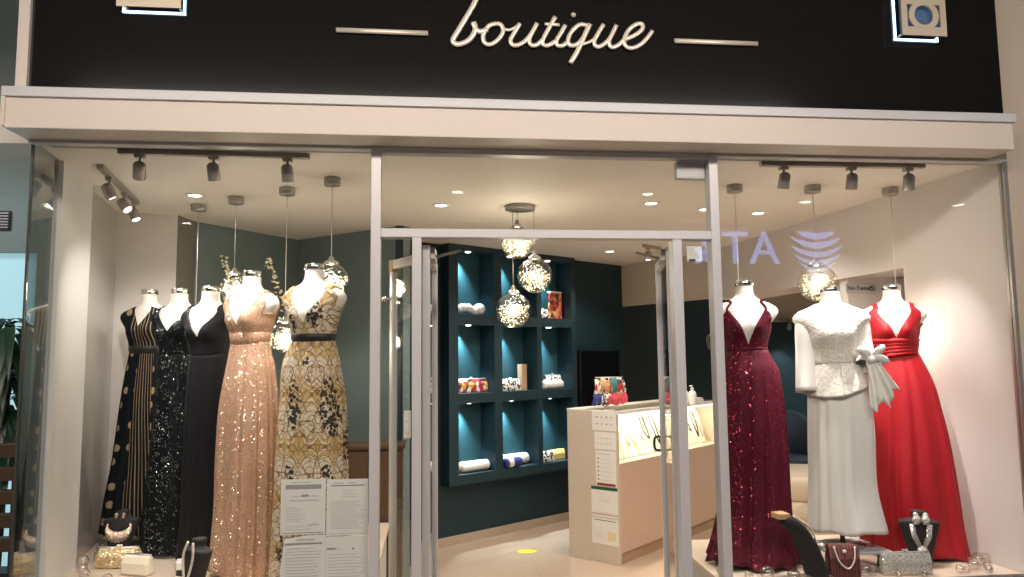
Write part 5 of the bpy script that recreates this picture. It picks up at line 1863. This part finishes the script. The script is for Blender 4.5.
# ---------------------------------------------------------------- left of the shop: plant and bench
t = thing('potted_dracaena', 'tall dark leafy plant in a black pot outside left of the shop window', 'plant', (-2.46, 1.15, 0.0))
MB().lathe([(0.14, 0.0), (0.15, 0.01), (0.18, 0.36), (0.19, 0.38), (0.16, 0.38), (0.155, 0.34), (0.0, 0.34)], 28).build('pot', M['black'], t)
m = MB()
m.tube(catmull([(0, 0, 0.33), (0.01, 0.0, 0.9), (-0.01, 0.01, 1.75)], 6), 0.018, 8)
m.build('stem', M['stem'], t)
rnd = random.Random(4)
lf = MB()
for k in range(110):
    z = rnd.uniform(1.05, 1.85)
    a = rnd.uniform(0, 2 * PI)
    L = rnd.uniform(0.20, 0.34)
    d = Vector((math.cos(a), math.sin(a), 0))
    sd = Vector((-math.sin(a), math.cos(a), 0))
    vs = []
    ns_ = 7
    for i in range(ns_ + 1):
        tt = i / ns_
        p = Vector((0, 0, z)) + d * (L * (tt - 0.25 * tt * tt)) + Vector((0, 0, 0.16 * tt - 0.46 * tt * tt)) * (L / 0.3)
        w = 0.026 * math.sin(PI * min(1, 0.08 + tt * 0.92)) ** 0.8
        vs += [p - sd * w, p + Vector((0, 0, -0.006)), p + sd * w]
    fs = []
    for i in range(ns_):
        b = i * 3
        fs += [(b, b + 1, b + 4, b + 3), (b + 1, b + 2, b + 5, b + 4)]
    lf.add(vs, fs, 0, smooth=True)
o = lf.build('foliage', M['leaf'], t)
t = thing('slatted_bench', 'dark brown slatted wooden stand left of the shop window', 'bench', (-2.42, 0.72, 0.0))
for k in range(5):
    MB().bx(-0.35, 0.27, -0.03, 0.03, 0.62 + 0.12 * k, 0.69 + 0.12 * k).build('slat', M['brown'], t, bevel=0.004)
for x in (-0.32, -0.02, 0.245):
    MB().bx(x - 0.025, x + 0.025, 0.03, 0.08, 0.0, 1.2).build('leg', M['brown'], t, bevel=0.003)
MB().bx(-0.35, 0.27, -0.05, 0.10, 0.0, 0.52).build('base_box', M['black'], t, bevel=0.004)

# ---------------------------------------------------------------- the mall opposite (seen mirrored in the glass)
struct(MB().bx(-6.0, 9.0, -8.6, -8.5, 0.0, 3.75).build('wall_opposite', M['shopdark']))
t = thing('opposite_sign', 'lit blue and white shop sign across the mall reflected in the right window', 'sign', (6.60, -8.46, 3.44), PI)
m = MB()
for k, (z, hw, th) in enumerate([(0.40, 0.27, 0.062), (0.27, 0.41, 0.058), (0.11, 0.455, 0.054), (-0.05, 0.455, 0.048), (-0.19, 0.42, 0.040), (-0.32, 0.33, 0.030), (-0.42, 0.20, 0.020)]):
    P_ = [(hw * (-1 + 2 * i / 20), 0.0, z - (0.15 if k else 0.03) * (1 - (1 - 2 * i / 20) ** 2) + (0.08 if k else 0.02)) for i in range(21)]
    m.tube(P_, [max(0.006, th * (1 - (1 - 2 * i / 20) ** 2) ** 0.6) for i in range(21)], 8, flat=0.3)
m.build('striped_globe', M['bluesign'], t)
text_mesh('AT&T', 0.80, 0.02, M['bluesign'], t, (0.68, 0, -0.28), (PI / 2, 0, 0))
for k, (x, y) in enumerate(((0.347, -5.81), (2.827, -5.77), (5.18, -6.12), (7.52, -6.18), (-2.58, -4.15), (-3.71, -8.17))):
    downlight(('mall ceiling downlight opposite the transom, left one', 'mall ceiling downlight opposite the transom, right one', 'mall ceiling downlight opposite the white gown', 'mall ceiling downlight opposite the pillar', 'mall ceiling downlight opposite the left window', 'mall ceiling downlight opposite the polka-dot gown')[k],
              x, y, 3.6 + 0.12, r=0.09, mat='malldisc', group='mall ceiling downlights')


# made-up housings around the added fill lamps
def fill_housing(label, cx, cy, cz, w, d, tilt):
    t = thing('fill_lamp_housing', label, 'fill lamp', (cx, cy, cz), 0, 'added mall fill lamps')
    mm = Matrix.Rotation(tilt, 4, 'X')
    b = MB()
    b.bx(-w / 2 - 0.03, w / 2 + 0.03, -d / 2 - 0.03, d / 2 + 0.03, 0.012, 0.03, m=mm)
    b.bx(-w / 2 - 0.03, w / 2 + 0.03, -d / 2 - 0.03, -d / 2 - 0.01, -0.02, 0.012, m=mm)
    b.bx(-w / 2 - 0.03, w / 2 + 0.03, d / 2 + 0.01, d / 2 + 0.03, -0.02, 0.012, m=mm)
    b.build('housing', M['alu'], t)


fill_housing('long tilted fill lamp added out of view to light the shop front', 0.2, -3.05, 3.68, 6.0, 0.6, math.radians(38))
fill_housing('short fill lamp added out of view over the corridor left of the shop', -4.0, 0.3, 3.70, 1.6, 1.2, 0.0)
